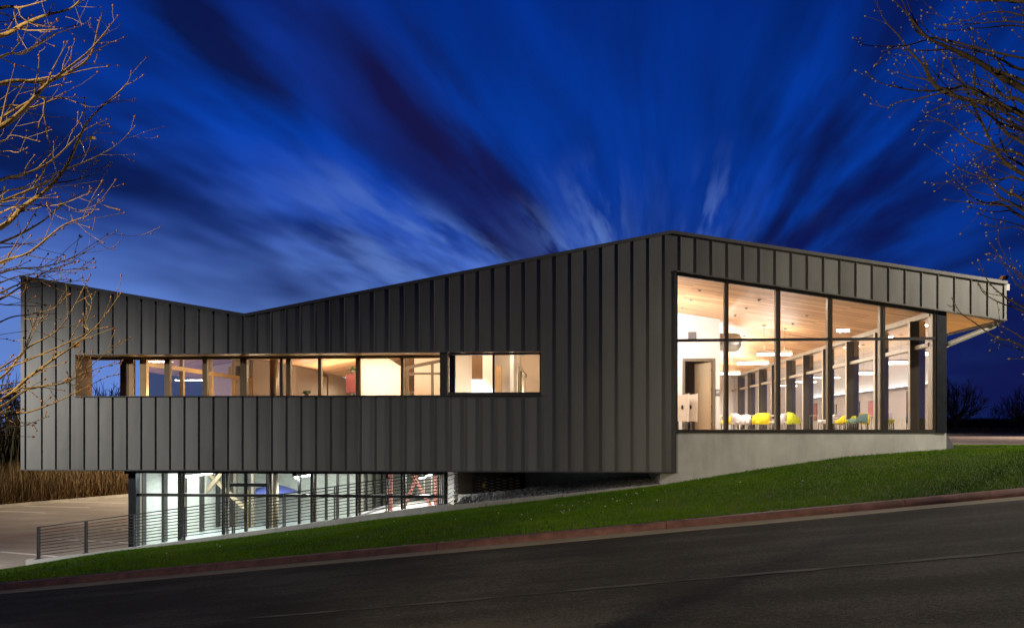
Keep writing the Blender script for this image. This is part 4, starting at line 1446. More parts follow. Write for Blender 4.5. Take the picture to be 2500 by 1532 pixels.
def plant(px, py0, py1, y, hw, label, n=70):
    x, z0, z1 = UX(px, y), UZ(px, py0, y), UZ(px, py1, y)
    t = thing('potted_plant', label, 'plant', (x, y, z0))
    MB().lathe((x, y, z0), [(.05, 0), (.07, .08), (.075, .10), (.065, .10)], 12).build('pot', M['bronze'], t)
    mb_ = MB()
    for k in range(n):
        a, e = rng.uniform(0, 6.28), rng.uniform(.1, 1.4)
        rr_ = rng.uniform(.4, 1.0)
        c = Vector((x + hw * rr_ * math.cos(a) * math.cos(e), y + hw * rr_ * math.sin(a) * math.cos(e), z0 + .10 + (z1 - z0 - .1) * rr_ * math.sin(e)))
        u = Vector((rng.normal(), rng.normal(), rng.normal())).normalized() * .035
        v = u.orthogonal().normalized() * .022
        mb_.add([c - u, c + v, c + u, c - v], [(0, 1, 2, 3)])
    mb_.build('foliage', M['leaf'], t)
    st = MB()
    for k in range(5):
        a = k * 1.3
        st.tube([(x, y, z0 + .09), (x + hw * .5 * math.cos(a), y + hw * .5 * math.sin(a), z0 + (z1 - z0) * .7)], .006, 5)
    st.build('stem', M['leaf'], t)


plant(749, 968, 953, 1.3, .17, 'small round green plant on the ribbon window sill')
plant(861, 912.5, 894, 3.17, .13, 'wiry plant on top of the maroon cabinet', 45)

# lights in the rooms behind the ribbon window
for (x, y, z, pw, sz, up) in ((-10.6, 4.5, 2.2, 75, 1.4, 0), (-10.6, 4.5, 1.2, 45, 1.4, 1), (-8.2, 4.0, 2.0, 80, 1.4, 0), (-8.0, 5.5, 1.0, 60, 1.6, 1), (-6.0, 5.0, 1.2, 80, 1.6, 1),
                              (-6.3, 2.2, 2.3, 80, 1.4, 0), (-5.0, 1.6, 2.6, 90, 1.4, 0), (-3.8, 5.5, 2.7, 60, 1.2, 0), (-3.0, 1.5, 2.9, 45, 1.0, 0), (-1.5, 1.4, 3.2, 55, 1.0, 0),
                              (-1.5, 4.5, 1.0, 50, 1.2, 1), (-8.0, 13, 2.1, 120, 1.5, 0), (-6.0, 18.0, 3.0, 120, 1.5, 0)):
    light('AREA', (x, y, z), pw * 1.1, (1.0, 0.85, 0.64), sz, .3, rot=(R(180) if up else 0, 0, 0), name='room_light')
light('AREA', (10.25, 1.8, -0.35), 60, (1.0, 0.74, 0.42), .5, 2.6, rot=(R(180), 0, 0), name='soffit_fill')  # added fill that brightens the eave soffit from below, no fixture there
light('AREA', (-13.2, 4.0, 0.3), 40, (1.0, 0.80, 0.50), 1.2, .6, rot=(R(180), 0, 0), name='terrace_light')
light('SPOT', (-11.2, 1.6, 1.0), 130, (1.0, 0.74, 0.40), 0.1, aim=(-13.7, 0.4, 1.5), spot=90, blend=.6, name='terrace_light')

# ================================================================== LOWER LEVEL
GY = 0.47
lpx = (330, 438, 545, 653, 761, 871, 981, 1090)
ltz = -1.86
cw_ = MB()
cx0, cx1 = UX(330, GY), UX(1090, GY)
cw_.box(cx0, cx1, GY - .05, GY + .05, ltz - .035, ltz + .045)
cw_.box(cx0, cx1, GY - .05, GY + .05, ZB - .12, ZB - .022)
cwl = cw_.build('curtain_wall', M['frame'], bld)
lxs = [UX(p, GY) for p in lpx]


def lowfloor(x):
    return back_z(x) - .05


for x in lxs:
    MB().box(x - .022, x + .022, GY - .052, GY + .10, lowfloor(x), ZB - .022).build('mullion', M['frame'], cwl)
    if x < lxs[-1] - .1:
        MB().box(x + .036, x + .085, GY + .101, GY + .20, lowfloor(x), ZB - .022).build('inner_mullion', M['frame_in'], cwl)
for xa, xb in zip(lxs, lxs[1:]):
    for z0, z1 in ((lowfloor(xa) - .1, ltz - .036), (ltz + .046, ZB - .121)):
        MB().add([(xa + .033, GY, z0), (xb - .033, GY, z0), (xb - .033, GY, z1), (xa + .033, GY, z1)], [(0, 1, 2, 3)]).build('pane', M['glass_low'], cwl)
# dark steel corner post, beam
MB().box(UX(313, .35), UX(331, .35), .35, .60, -4.05, ZB - .13).build('steel_post', M['col'], bld, .006)
MB().box(UX(304, .35), UX(334, .35), .33, .62, ZB - .129, ZB - .021).build('steel_beam', M['frame'], bld)
# round column passing through
rcx = UX(669, 1.0)
MB().lathe((rcx, 1.0, 0), [(.125, -3.6), (.125, ZB - .021)], 24).build('round_column', M['brace'], bld)
# lobby floor, ramp outside, rear walls
SBX = -7.75
MB().add([(cx0 - .1, GY + .2, -3.42), (SBX, GY + .2, -3.42), (SBX, 12.0, -3.42), (cx0 - .1, 12.0, -3.42)], [(0, 1, 2, 3)]).build('lobby_floor', M['lobby'], bld)
# curved white ramp right of the lobby
rv, rf = [], []
NR = 24
for k in range(NR):
    u = k / (NR - 1)
    y = .25 + 13.0 * u
    xl = SBX + .35 + 2.6 * u ** 1.8
    z = -2.95 + 0.40 * u
    rv += [(xl, y, z - .1), (-2.3, y, z + .25)]
for k in range(NR - 1):
    rf.append((2 * k, 2 * k + 1, 2 * k + 3, 2 * k + 2))
MB().add(rv, rf).build('ramp', M['conc_lt'], bld)
kb = MB()
kb.tube([(SBX + .35 + 2.6 * (k / 23) ** 1.8, .25 + 13.0 * k / 23, -3.0 + .40 * k / 23) for k in range(24)], .06, 6)
kb.build('ramp_edge', M['steel'], bld)
MB().box(cx0 - .3, SBX - .07, 8.3, 8.5, -4.0, ZB - .02).build('stone_wall', M['stone'], bld)
MB().box(cx0 - .28, cx0 - .10, .62, 8.29, -4.0, ZB - .02).build('stone_wall', M['stone'], bld)
for k in range(6):
    MB().box(cx0 - .099, cx0 - .02, .9 + 1.25 * k, 1.12 + 1.25 * k, -3.42, ZB - .021).build('lobby_post', M['frame'], bld)
MB().box(SBX - .3, SBX - .1, 8.51, 12.6, -4.0, ZB - .02).build('stone_wall', M['stone'], bld)
MB().box(SBX + .07, -2.4, 12.5, 12.7, -4.0, ZB - .02).build('stone_wall', M['stone'], bld)
MB().box(-2.35, -2.2, 3.85, 12.5, -4.0, ZB - .02).build('stone_wall', M['stone'], bld)
# inner glazed line with dark posts, running back from the front
il = MB()
il.box(SBX - .05, SBX + .05, .8, 12.3, -1.35, -1.25)
ilo = il.build('inner_glazing', M['frame'], bld)
for k in range(9):
    y = 1.2 + 1.28 * k
    MB().box(SBX - .035, SBX + .035, y, y + .11, -3.5, -1.351).build('post', M['frame'], ilo)
for pa, pb in ((364, 373), (413, 429), (496, 505), (560, 569), (599, 612)):
    y = 6.0
    MB().box(UX(pa, y), UX(pb, y), y, y + .2, -3.42, ZB - .02).build('lobby_post', M['frame'], bld)
    MB().box(UX(pb, y) + .002, UX(pb, y) + .09, y + .02, y + .2, -3.42, ZB - .02).build('lobby_post', M['frame_in'], bld)
# crossed braces
bm_ = MB()
yb_ = 5.2
q = U(524, 1173, yb_)
for s0, s1 in (((452, 1262), (548, 1146)), ((598, 1240), (505, 1150))):
    bm_.bar(U(*s0, yb_ if s0[0] < 500 else yb_ + .14), U(*s1, yb_ if s0[0] < 500 else yb_ + .14), .12, .12, (0, 1, 0))
bm_.build('cross_brace', M['brace'], bld)
rb = MB()
yr = 3.0
rb.bar(U(953, 1275, yr), U(953, 1130, yr), .12, .12, (0, 1, 0))
rb.build('steel_post', M['red'], bld)
rb = MB()
rb.bar(U(985, 1243, yr), U(1030, 1130, yr), .085, .085, (0, 1, 0))
rb.bar(U(1056, 1240, yr + .1), U(990, 1130, yr + .1), .085, .085, (0, 1, 0))
rb.build('cross_brace', M['red'], bld)
rb = MB()
rb.bar(U(1063, 1236, yr + .3), U(1063, 1130, yr + .3), .09, .09, (0, 1, 0))
rb.build('steel_post', M['red'], bld)
rb = MB()
rb.bar(U(352, 1225, 4.2), U(372, 1130, 4.2), .2, .1, (0, 1, 0))
rb.build('steel_post', M['red'], bld)
wd = MB()
wx_ = UX(1022, 8.5)
wd.box(wx_ - .05, wx_ + .95, 8.5, 8.56, -2.45, -1.2)
wdo = wd.build('dark_window', M['sign'], bld)
for k in range(3):
    MB().box(wx_ + .2 + .28 * k, wx_ + .24 + .28 * k, 8.46, 8.5, -2.45, -1.2).build('mullion', M['frame_in'], wdo)
# light pole / door pull glowing in the lobby
dp = MB().tube([(UX(605, 1.6), 1.6, UZ(605, 1196, 1.6)), (UX(605, 1.6), 1.6, UZ(605, 1292, 1.6))], .018, 8)
dp.build('door_pull', M['gold'], bld)
dl = MB()
for pa in (596, 655):
    dl.box(UX(pa, 1.7), UX(pa, 1.7) + .09, 1.7, 1.78, -3.42, ZB - .022)
dl.box(UX(560, 1.7), UX(655, 1.7), 1.702, 1.775, -1.70, -1.60)
dl.build('lobby_door_frame', M['frame'], bld)


# tubes under the overhang
def tube_light(pa, pb, y0, y1, label, z=-1.385):
    a, b = UX(pa, y0), UX(pb, y1)
    xm = UX((pa), y0)
    t = thing('tube_light', label, 'ceiling light', (xm, (y0 + y1) / 2, z), 'lit tubes under the overhang')
    MB().box(xm - .055, xm + .055, y0, y1, z + .02, z + .09).build('housing', M['signw'], t)
    MB().tube([(xm, y0 + .03, z), (xm, y1 - .03, z)], .032, 10).build('tube', M['glow_cool'], t)
    for y in (y0 + .3, y1 - .3):
        MB().tube([(xm, y, z + .09), (xm, y, ZB - .021)], .008, 6).build('hanger', M['steel'], t)
    light('AREA', (xm, (y0 + y1) / 2, z - .05), 55, (0.93, 0.98, 1.0), .1, y1 - y0, rot=(0, 0, 0), name='tube_glow')
    return t


tube_light(447.7, 489, 1.15, 3.0, 'leftmost lit tube under the overhang, above the parking end')
tube_light(720.5, 760, 1.0, 2.8, 'lit tube right of the round column under the overhang')
tube_light(1025, 1055, 1.0, 2.8, 'lit tube above the red crossed braces')
light('AREA', (-10.5, 3.6, -1.25), 95, (0.95, 1.0, 0.98), 4.0, 2.0, rot=(0, 0, 0), name='lobby_fill')  # these three are fill added to brighten the lobby and ramp
light('AREA', (-10.2, 4.2, -1.3), 95, (0.95, 1.0, 0.99), 4.5, 1.0, aim=(-10.2, 8.2, -2.3), name='lobby_fill')
light('AREA', (-5.5, 6.0, -1.25), 330, (1.0, 0.96, 0.93), 2.6, 5.0, rot=(0, 0, 0), name='lobby_fill')
# blue parasol folded over a table in the lobby court
px_, py_ = UX(668, 6.9), 6.9
pz = UZ(668, 1182, 6.9)
um = thing('parasol', 'low blue parasol seen through the lower lobby glass', 'parasol', (px_, py_, -3.42))
MB().lathe((px_, py_, pz), [(.85, -.28), (.8, -.22), (.45, -.08), (.04, 0.02)], 16).build('canopy', M['blue'], um)
MB().tube([(px_, py_, -3.42), (px_, py_, pz)], .025, 8).build('pole', M['signw'], um)
MB().lathe((px_, py_, -3.42), [(.3, 0), (.3, .05), (.05, .09)], 14).build('base', M['steel'], um)

# plant room: dark wall, lattice screen with letter
LY = 3.0
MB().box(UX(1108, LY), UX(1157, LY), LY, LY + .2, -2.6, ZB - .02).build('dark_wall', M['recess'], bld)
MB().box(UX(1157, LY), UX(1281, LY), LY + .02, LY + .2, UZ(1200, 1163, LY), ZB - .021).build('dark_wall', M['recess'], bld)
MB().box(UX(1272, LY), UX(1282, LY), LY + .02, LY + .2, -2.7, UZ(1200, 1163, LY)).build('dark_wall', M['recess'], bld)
lt = thing('lattice_gate', 'dark diamond lattice gate in the recess under the overhang', 'gate', (UX(1214, LY - .1), LY - .1, -2.5))
MB().box(UX(1150, LY + .12), UX(1275, LY + .12), LY + .12, LY + .14, -2.6, -1.46).build('backing_panel', mat('dull green metal', (.22, .21, .16), .6, 0, .1, 3), lt)
gx0, gx1, gz0, gz1 = UX(1155, LY), UX(1270, LY), UZ(1200, 1208, LY), UZ(1200, 1164, LY)
L_ = gx1 - gx0
H_ = gz1 - gz0
for k in range(-4, 10):
    for sg_ in (1, -1):
        za = gz0 + H_ * (k / 6.0)
        zb_ = za + sg_ * H_ * 0.62
        # clip to frame
        pts_ = []
        for u in np.linspace(0, 1, 41):
            z = za + (zb_ - za) * u
            if gz0 <= z <= gz1:
                pts_.append((gx0 + L_ * u, z))
        if len(pts_) > 4:
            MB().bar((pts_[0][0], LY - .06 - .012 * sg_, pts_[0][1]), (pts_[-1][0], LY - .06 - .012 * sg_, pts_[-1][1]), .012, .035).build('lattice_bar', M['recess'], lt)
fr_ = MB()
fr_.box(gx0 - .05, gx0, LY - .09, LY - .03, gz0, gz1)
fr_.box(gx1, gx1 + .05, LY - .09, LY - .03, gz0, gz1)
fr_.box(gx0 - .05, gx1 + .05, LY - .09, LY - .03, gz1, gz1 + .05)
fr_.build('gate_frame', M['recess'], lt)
bz = U(1181, 1184, LY - .12)
ls = thing('letter_sign', 'small gold letter B mounted on the lattice gate', 'sign', bz)
text('B', .16, Vector((bz.x, LY - .10, bz.z)), FACE, M['gold'], 'letter', ls, .008)
MB().box(UX(1120, 2.9), UX(1225, 2.9), 2.6, 3.0, -2.30, UZ(1170, 1208, 2.7)).build('concrete_footing', M['conc_lt'], bld)

# louvred return screen
lv = thing('louvre_screen', 'return screen of brown horizontal louvre blades beside the railing end', 'screen', (UX(1084, .35), 1.0, -2.1))
lvx = UX(1086, .35)
for k in range(8):
    z = UZ(1086, 1166 + 11.0 * k, .4)
    MB().hexa([(lvx - .03, .38, z), (lvx + .07, .38, z + .035), (lvx + .07, .38, z + .05), (lvx - .03, .38, z + .015)],
              [(lvx - .03, 2.3, z), (lvx + .07, 2.3, z + .035), (lvx + .07, 2.3, z + .05), (lvx - .03, 2.3, z + .015)]).build('blade', M['brace'], lv)
MB().box(lvx - .035, lvx + .02, .33, .38, -2.12, ZB - .021).build('post', M['rail'], lv)
MB().box(lvx - .035, lvx + .09, 2.3, 2.36, -2.12, ZB - .021).build('post', M['rail'], lv)

# ---- ramp wall with cable railing
wall_pts = [(-15.12, -3.60), (-14.83, -3.646 + .045), (-13.449, -3.415), (-12.038, -3.225), (-10.64, -3.03), (-9.237, -2.835), (-7.812, -2.63), (-6.389, -2.42), (-4.962, -2.205), (-3.53, -2.0), (-3.23, -1.975)]
wall_pts = [(x, z - .045) for x, z in wall_pts]
mb = MB()
mb.prism([(x, z) for x, z in wall_pts] + [(x, back_z(x) - .5) for x, z in reversed(wall_pts)], 0.06, 0.30)
rw_ = mb.build('ramp_wall', M['conc'])
tag(rw_, 'low sloping concrete wall under the cable railing', 'wall')
posts = [(-14.83, -3.646), (-13.449, -3.46), (-12.038, -3.263), (-10.64, -3.068), (-9.237, -2.875), (-7.812, -2.667), (-6.389, -2.459), (-4.962, -2.245), (-3.53, -2.034), (-3.429, -2.028)]
RH = .90
rl_ = thing('cable_railing', 'grey steel cable railing climbing along the sloping wall', 'railing', (-9.2, .18, -2.9))
wz = lambda x: float(np.interp(x, [p[0] for p in wall_pts], [p[1] for p in wall_pts]))
for x, z in posts:
    p = MB()
    z = wz(x)
    p.box(x - .040, x - .014, .155, .205, z, z + RH)
    p.box(x + .014, x + .040, .155, .205, z, z + RH)
    po = p.build('post', M['rail'], rl_)
    MB().box(x - .075, x + .075, .10, .26, z, z + .012).build('base_plate', M['rail'], po)
for k in range(10):
    h = RH - .008 - k * .087
    MB().tube([(x, .18, wz(x) + h) for x, z in posts[:9]], 0.015 if k == 0 else .012, 6).build('cable', M['cable'], rl_)

# ---- gravel bed and edging stones
gpts = [(-3.2, -2.14), (2.28, -1.52)]


def gz(x):
    return float(np.interp(x, [-3.25, 2.31], [-2.13, -1.52]))


MB().add([(-3.2, .12, gz(-3.2) - .03), (fx, .12, gz(fx) - .03), (fx, 3.55, gz(fx) + .10), (-3.2, 3.55, gz(-3.2) + .16)], [(0, 1, 2, 3)]).build('gravel_base', M['gravel'])
bpy.data.objects['gravel_base']['kind'] = 'structure'
ico = bmesh.new()
bmesh.ops.create_icosphere(ico, subdivisions=1, radius=1)
iv = np.array([v.co[:] for v in ico.verts])
ifc = np.array([[v.index for v in f.verts] for f in ico.faces])
ico.free()
NG = 5200
xg = rng.uniform(-3.15, fx - .03, NG)
yg = .16 + (3.3) * rng.uniform(0, 1, NG) ** 1.6
zg = np.array([gz(x) for x in xg]) + .10 * (yg / 3.4) + rng.uniform(-.02, .035, NG)
sc = rng.uniform(.018, .042, (NG, 1)) * rng.uniform(.6, 1.25, (NG, 3))
vv = iv[None] * (1 + rng.uniform(-.25, .25, (NG, len(iv), 1))) * sc[:, None, :]
vv = vv + np.stack([xg, yg, zg], 1)[:, None, :]
ff = ifc[None] + (np.arange(NG) * len(iv))[:, None, None]
tag(mesh_np('gravel', vv.reshape(-1, 3), ff.reshape(-1, 3), M['gravel']), 'bed of dark grey gravel under the overhang', 'gravel', kind='stuff')
eds = [U(p, 1200, .06).x for p in (1092, 1188, 1251, 1374, 1431, 1474, 1560, 1612)]
ed = thing('edging_kerb', 'thin pale concrete edging between gravel bed and lawn', 'edging', (-.5, .05, -1.85))
for xa, xb in zip(eds, eds[1:]):
    xb -= .02
    dz0 = rng.uniform(-.01, .01)
    za, zb_ = gz(xa) + dz0 + .05, gz(xb) + dz0 + .05
    MB().hexa([(xa, -.02, za - .2), (xb, -.02, zb_ - .2), (xb, -.02, zb_ + .015), (xa, -.02, za + .015)],
              [(xa, .11, za - .2), (xb, .11, zb_ - .2), (xb, .11, zb_ + .02), (xa, .11, za + .02)]).build('edging_stone', M['conc_lt'], ed, .012)

# ---- downspout at the right end
ds = MB()
e0 = Vector((XR - .10, .26, fascia_bot(XR) - .02))
e1 = Vector((9.64, .26, UZ(2313, 843, .26)))
ds.tube([e0 + Vector((0, 0, .1)), e0, e0 + Vector((-.06, 0, -.10)), e1 + Vector((.12, 0, .05)), e1], [.05, .065, .07, .07, .06], 14)
ds.build('downspout', M['pipe'], bld)
ds = MB()
ds.tube([e1, Vector((9.637, .26, e1.z - .15)), Vector((9.637, .26, -.18))], .028, 10)
ds.build('downspout', M['pipe'], bld)
MB().hexa([(9.60, .18, -.20), (9.67, .18, -.20), (9.67, .34, -.20), (9.60, .34, -.20)], [(9.61, .12, -.56), (9.86, .12, -.56), (9.86, .40, -.56), (9.61, .40, -.56)]).build('downspout_boot', M['rail'], bld)

# ================================================================== LAMP POSTS (outside the frame; the first is an added fill lamp)
for k, ((x, y, z), c) in enumerate(LAMPS):
    g = -0.5 if x > 0 else -4.2
    g = ground_z(x, y)
    k = k - 1
    lp_ = thing('street_lamp', ('added fill lamp, unseen, at left behind the viewer', 'tall pole street lamp right of the building', 'short pole lamp left of the building', 'street lamp across the road at right behind the viewer')[k + 1], 'street lamp', (x, y, g), 'street lamps round the building')
    MB().tube([(x, y - .6, g), (x, y - .6, z + .14)], [.09, .06], 10).build('pole', M['rail'], lp_)
    MB().box(x - .22, x + .22, y - .68, y + .16, z + .12, z + .24).build('lamp_head', M['rail'], lp_, .02)
    if k == 2:
        MB().box(x - .42, x + .42, y + .13, y + .165, z - .08, z + .119).build('lens', M['lamphead'], lp_)

# ================================================================== VEGETATION
def catmull(pts, n):
    pts = [Vector(p) for p in pts]
    if len(pts) == 2:
        return [pts[0].lerp(pts[1], k / n) for k in range(n + 1)]
    q = [pts[0] * 2 - pts[1]] + pts + [pts[-1] * 2 - pts[-2]]
    out = []
    for i in range(1, len(q) - 2):
        p0, p1, p2, p3 = q[i - 1:i + 3]
        for k in range(n):
            t = k / n
            out.append(0.5 * ((2 * p1) + (-p0 + p2) * t + (2 * p0 - 5 * p1 + 4 * p2 - p3) * t * t + (-p0 + 3 * p1 - 3 * p2 + p3) * t ** 3))
    out.append(pts[-1])
    return out


def pix(px, py, depth):
    """point the photograph shows at px, py, that far from the camera"""
    r = ray(px, py)
    f = Vector((-math.sin(YAW), math.cos(YAW), 0))
    return Vector((0, CY, 0)) + r * (depth / r.dot(f))


def budm(mb_, p, d, s_):
    d = Vector(d).normalized()
    mb_.tube([p - d * .2 * s_, p + d * .5 * s_, p + d * 1.2 * s_, p + d * 2.6 * s_], [.45 * s_, s_ * .95, s_ * .8, s_ * .08], 6)


def twig(tw, bd, p, d, ln, r0, lvl, up, bs):
    n = max(3, int(ln / .05))
    pts, rad = [p.copy()], [r0]
    d = d.normalized()
    side = 1
    for k in range(n):
        d = (d + up * rng.uniform(.02, .12) + Vector(rng.normal(0, .10, 3))).normalized()
        p = p + d * (ln / n)
        pts.append(p.copy())
        rad.append(max(.0011, r0 * (1 - .72 * (k + 1) / n)))
        if k < n - 1 and rng.random() < .50:
            u = d.orthogonal().normalized()
            u = (Matrix.Rotation(rng.uniform(0, 6.28), 3, d) @ u)
            if lvl < 2 and rng.random() < (.40 if lvl == 0 else .16) and ln > .12:
                twig(tw, bd, p, d * .75 + u * .65, ln * rng.uniform(.3, .62), rad[-1] * .72, lvl + 1, up, bs)
            else:
                budm(bd, p + u * rad[-1], (d + u * .8), bs * rng.uniform(.55, .85))
    tw.tube(pts, rad, 5, cap=False)
    budm(bd, pts[-1], d, bs * rng.uniform(.8, 1.2))


def near_tree(name, label, limbs, trunk, dep, up, bark, budmat, bs, dens, extra, dead=()):
    t = thing(name, label, 'tree', trunk[0])
    MB().tube(catmull(trunk, 6), list(np.linspace(.16, .05, 6 * (len(trunk) - 1) + 1)), 12).build('trunk', M[bark], t)
    tw, bd = MB(), MB()
    for (pts, r0, tp) in limbs:
        d0, d1 = dep()
        P3 = [pix(px, py, d0 + (d1 - d0) * k / (len(pts) - 1)) for k, (px, py) in enumerate(pts)]
        # root of the limb on the trunk
        zroot = P3[0].z - extra[1] * rng.uniform(.7, 1.3)
        root = min((Vector(q_) for q_ in catmull(trunk, 10)), key=lambda q_: abs(q_.z - zroot))
        full = catmull([root, root.lerp(P3[0], .55) + Vector((0, 0, -.05))] + P3, 7)
        n = len(full)
        rad = [max(.0016, r0 * 0.78 * (1.40 - 1.25 * k / (n - 1))) for k in range(n)]
        MB().tube(full, rad, 7).build('branch', M[bark], t)
        budm(bd, full[-1], full[-1] - full[-2], bs)
        L = 0
        nxt = rng.uniform(.02, dens)
        for k in range(8, n - 1):
            seg = (full[k + 1] - full[k]).length
            L += seg
            while L > nxt:
                nxt += dens * rng.uniform(.6, 1.5)
                d = (full[k + 1] - full[k]).normalized()
                u = (Matrix.Rotation(rng.uniform(0, 6.28), 3, d) @ d.orthogonal().normalized())
                u = (u + up * .25).normalized()
                if tp > 0:
                    twig(tw, bd, full[k], d * .8 + u * .62, rng.uniform(.10, .42) * tp * (1.0 - .45 * k / n), min(rad[k] * .6, .0042), 0, up, bs)
        for k in range(n // 2, n - 1, 2):
            if rng.random() < .5:
                d = (full[k + 1] - full[k]).normalized()
                u = (Matrix.Rotation(rng.uniform(0, 6.28), 3, d) @ d.orthogonal().normalized())
                budm(bd, full[k] + u * rad[k], d + u, bs * .7)
    o = tw.build('twigs', M[bark], t)
    o['kind'] = 'stuff'
    o = bd.build('buds', M[budmat], t)
    o['kind'] = 'stuff'
    for (px, py, dd, s_) in dead:
        c = pix(px, py, dd)
        mb_ = MB()
        for k in range(5):
            a = rng.uniform(0, 6.28)
            u = Vector((math.cos(a), .4 * math.sin(a), -.7 + .5 * math.sin(a))).normalized() * s_
            v = u.orthogonal().normalized() * s_ * .35
            mb_.add([c, c + u * .5 + v, c + u, c + u * .5 - v], [(0, 1, 2, 3)])
        mb_.build('dry_leaf', M['dead'], t)
    return t


LL = [
    ([(0, 310), (51, 273), (107, 213), (153, 176), (222, 120), (287, 40)], .013, 1),
    ([(0, 204), (100, 199), (153, 185), (218, 139), (241, 60), (252, 28)], .011, 1),
    ([(0, 88), (56, 60), (107, 39), (171, 21), (200, -6)], .014, 1),
    ([(0, 556), (56, 505), (107, 468), (158, 412), (195, 334), (222, 287), (306, 209), (320, 176)], .013, 1),
    ([(0, 440), (60, 426), (130, 389), (204, 320), (260, 292)], .009, 1),
    ([(88, 240), (107, 278), (120, 352), (139, 422)], .006, .6),
    ([(100, 452), (139, 422), (222, 389), (287, 352), (329, 308)], .007, 1),
    ([(0, 593), (93, 547), (171, 487), (250, 450)], .008, 1),
    ([(0, 923), (61, 853), (131, 813), (171, 764), (219, 673)], .0075, .7),
    ([(0, 978), (67, 923), (134, 874), (183, 841), (241, 789), (294, 717)], .0085, .7),
    ([(0, 993), (70, 950), (171, 929), (244, 874), (318, 824)], .0075, .7),
    ([(20, 952), (58, 947), (137, 938), (183, 920), (231, 901), (288, 886)], .004, .5),
    ([(0, 1022), (70, 1005), (122, 987), (177, 962), (253, 923), (286, 914)], .0055, .5),
    ([(0, 1051), (55, 1039), (117, 1016)], .0035, .5),
    ([(0, 786), (73, 767), (131, 752), (166, 720)], .0045, .7),
    ([(30, 880), (61, 853), (88, 800), (104, 770)], .0045, .7),
    ([(195, 822), (207, 795), (219, 761), (224, 731), (211, 702)], .0035, .25),
    ([(0, 640), (70, 616), (153, 551), (218, 524), (240, 490)], .007, 1),
    ([(0, 667), (116, 649), (204, 616), (285, 563)], .006, 1),
    ([(0, 690), (93, 667), (211, 653)], .005, 1),
    ([(0, 715), (60, 690), (130, 684), (170, 681)], .006, .9),
    ([(0, 730), (50, 700), (120, 660), (180, 640)], .007, .9),
    ([(0, 140), (60, 130), (130, 85), (200, 62), (222, 45)], .006, 1),
    ([(0, 265), (80, 262), (150, 240), (230, 262), (290, 235)], .006, 1),
    ([(0, 20), (50, 18), (110, 2)], .012, 1),
    ([(0, 470), (70, 460), (150, 455), (250, 440)], .006, 1),
    ([(0, 520), (60, 500), (140, 500), (232, 465)], .006, 1),
    ([(0, 345), (30, 330), (95, 345)], .004, .8),
    ([(0, 372), (40, 372), (65, 362)], .003, .6),
]
trx = pix(-420, 1045, 3.2)
near_tree('bare_tree', 'tan barked bare tree with russet buds reaching in from the left edge', LL,
          [(trx.x, trx.y, road_z(trx.x) - .1), (trx.x + .03, trx.y, -.6), (trx.x, trx.y, .6), (trx.x + .05, trx.y + .03, 2.6)],
          lambda: (rng.uniform(3.1, 3.9), rng.uniform(3.4, 4.5)), Vector((.25, .1, .55)), 'bark_l', 'bud', .0046, .095, (0, .30), [(187, 835, 3.6, .030), (107, 200, 3.5, .028), (225, 333, 3.6, .022)])
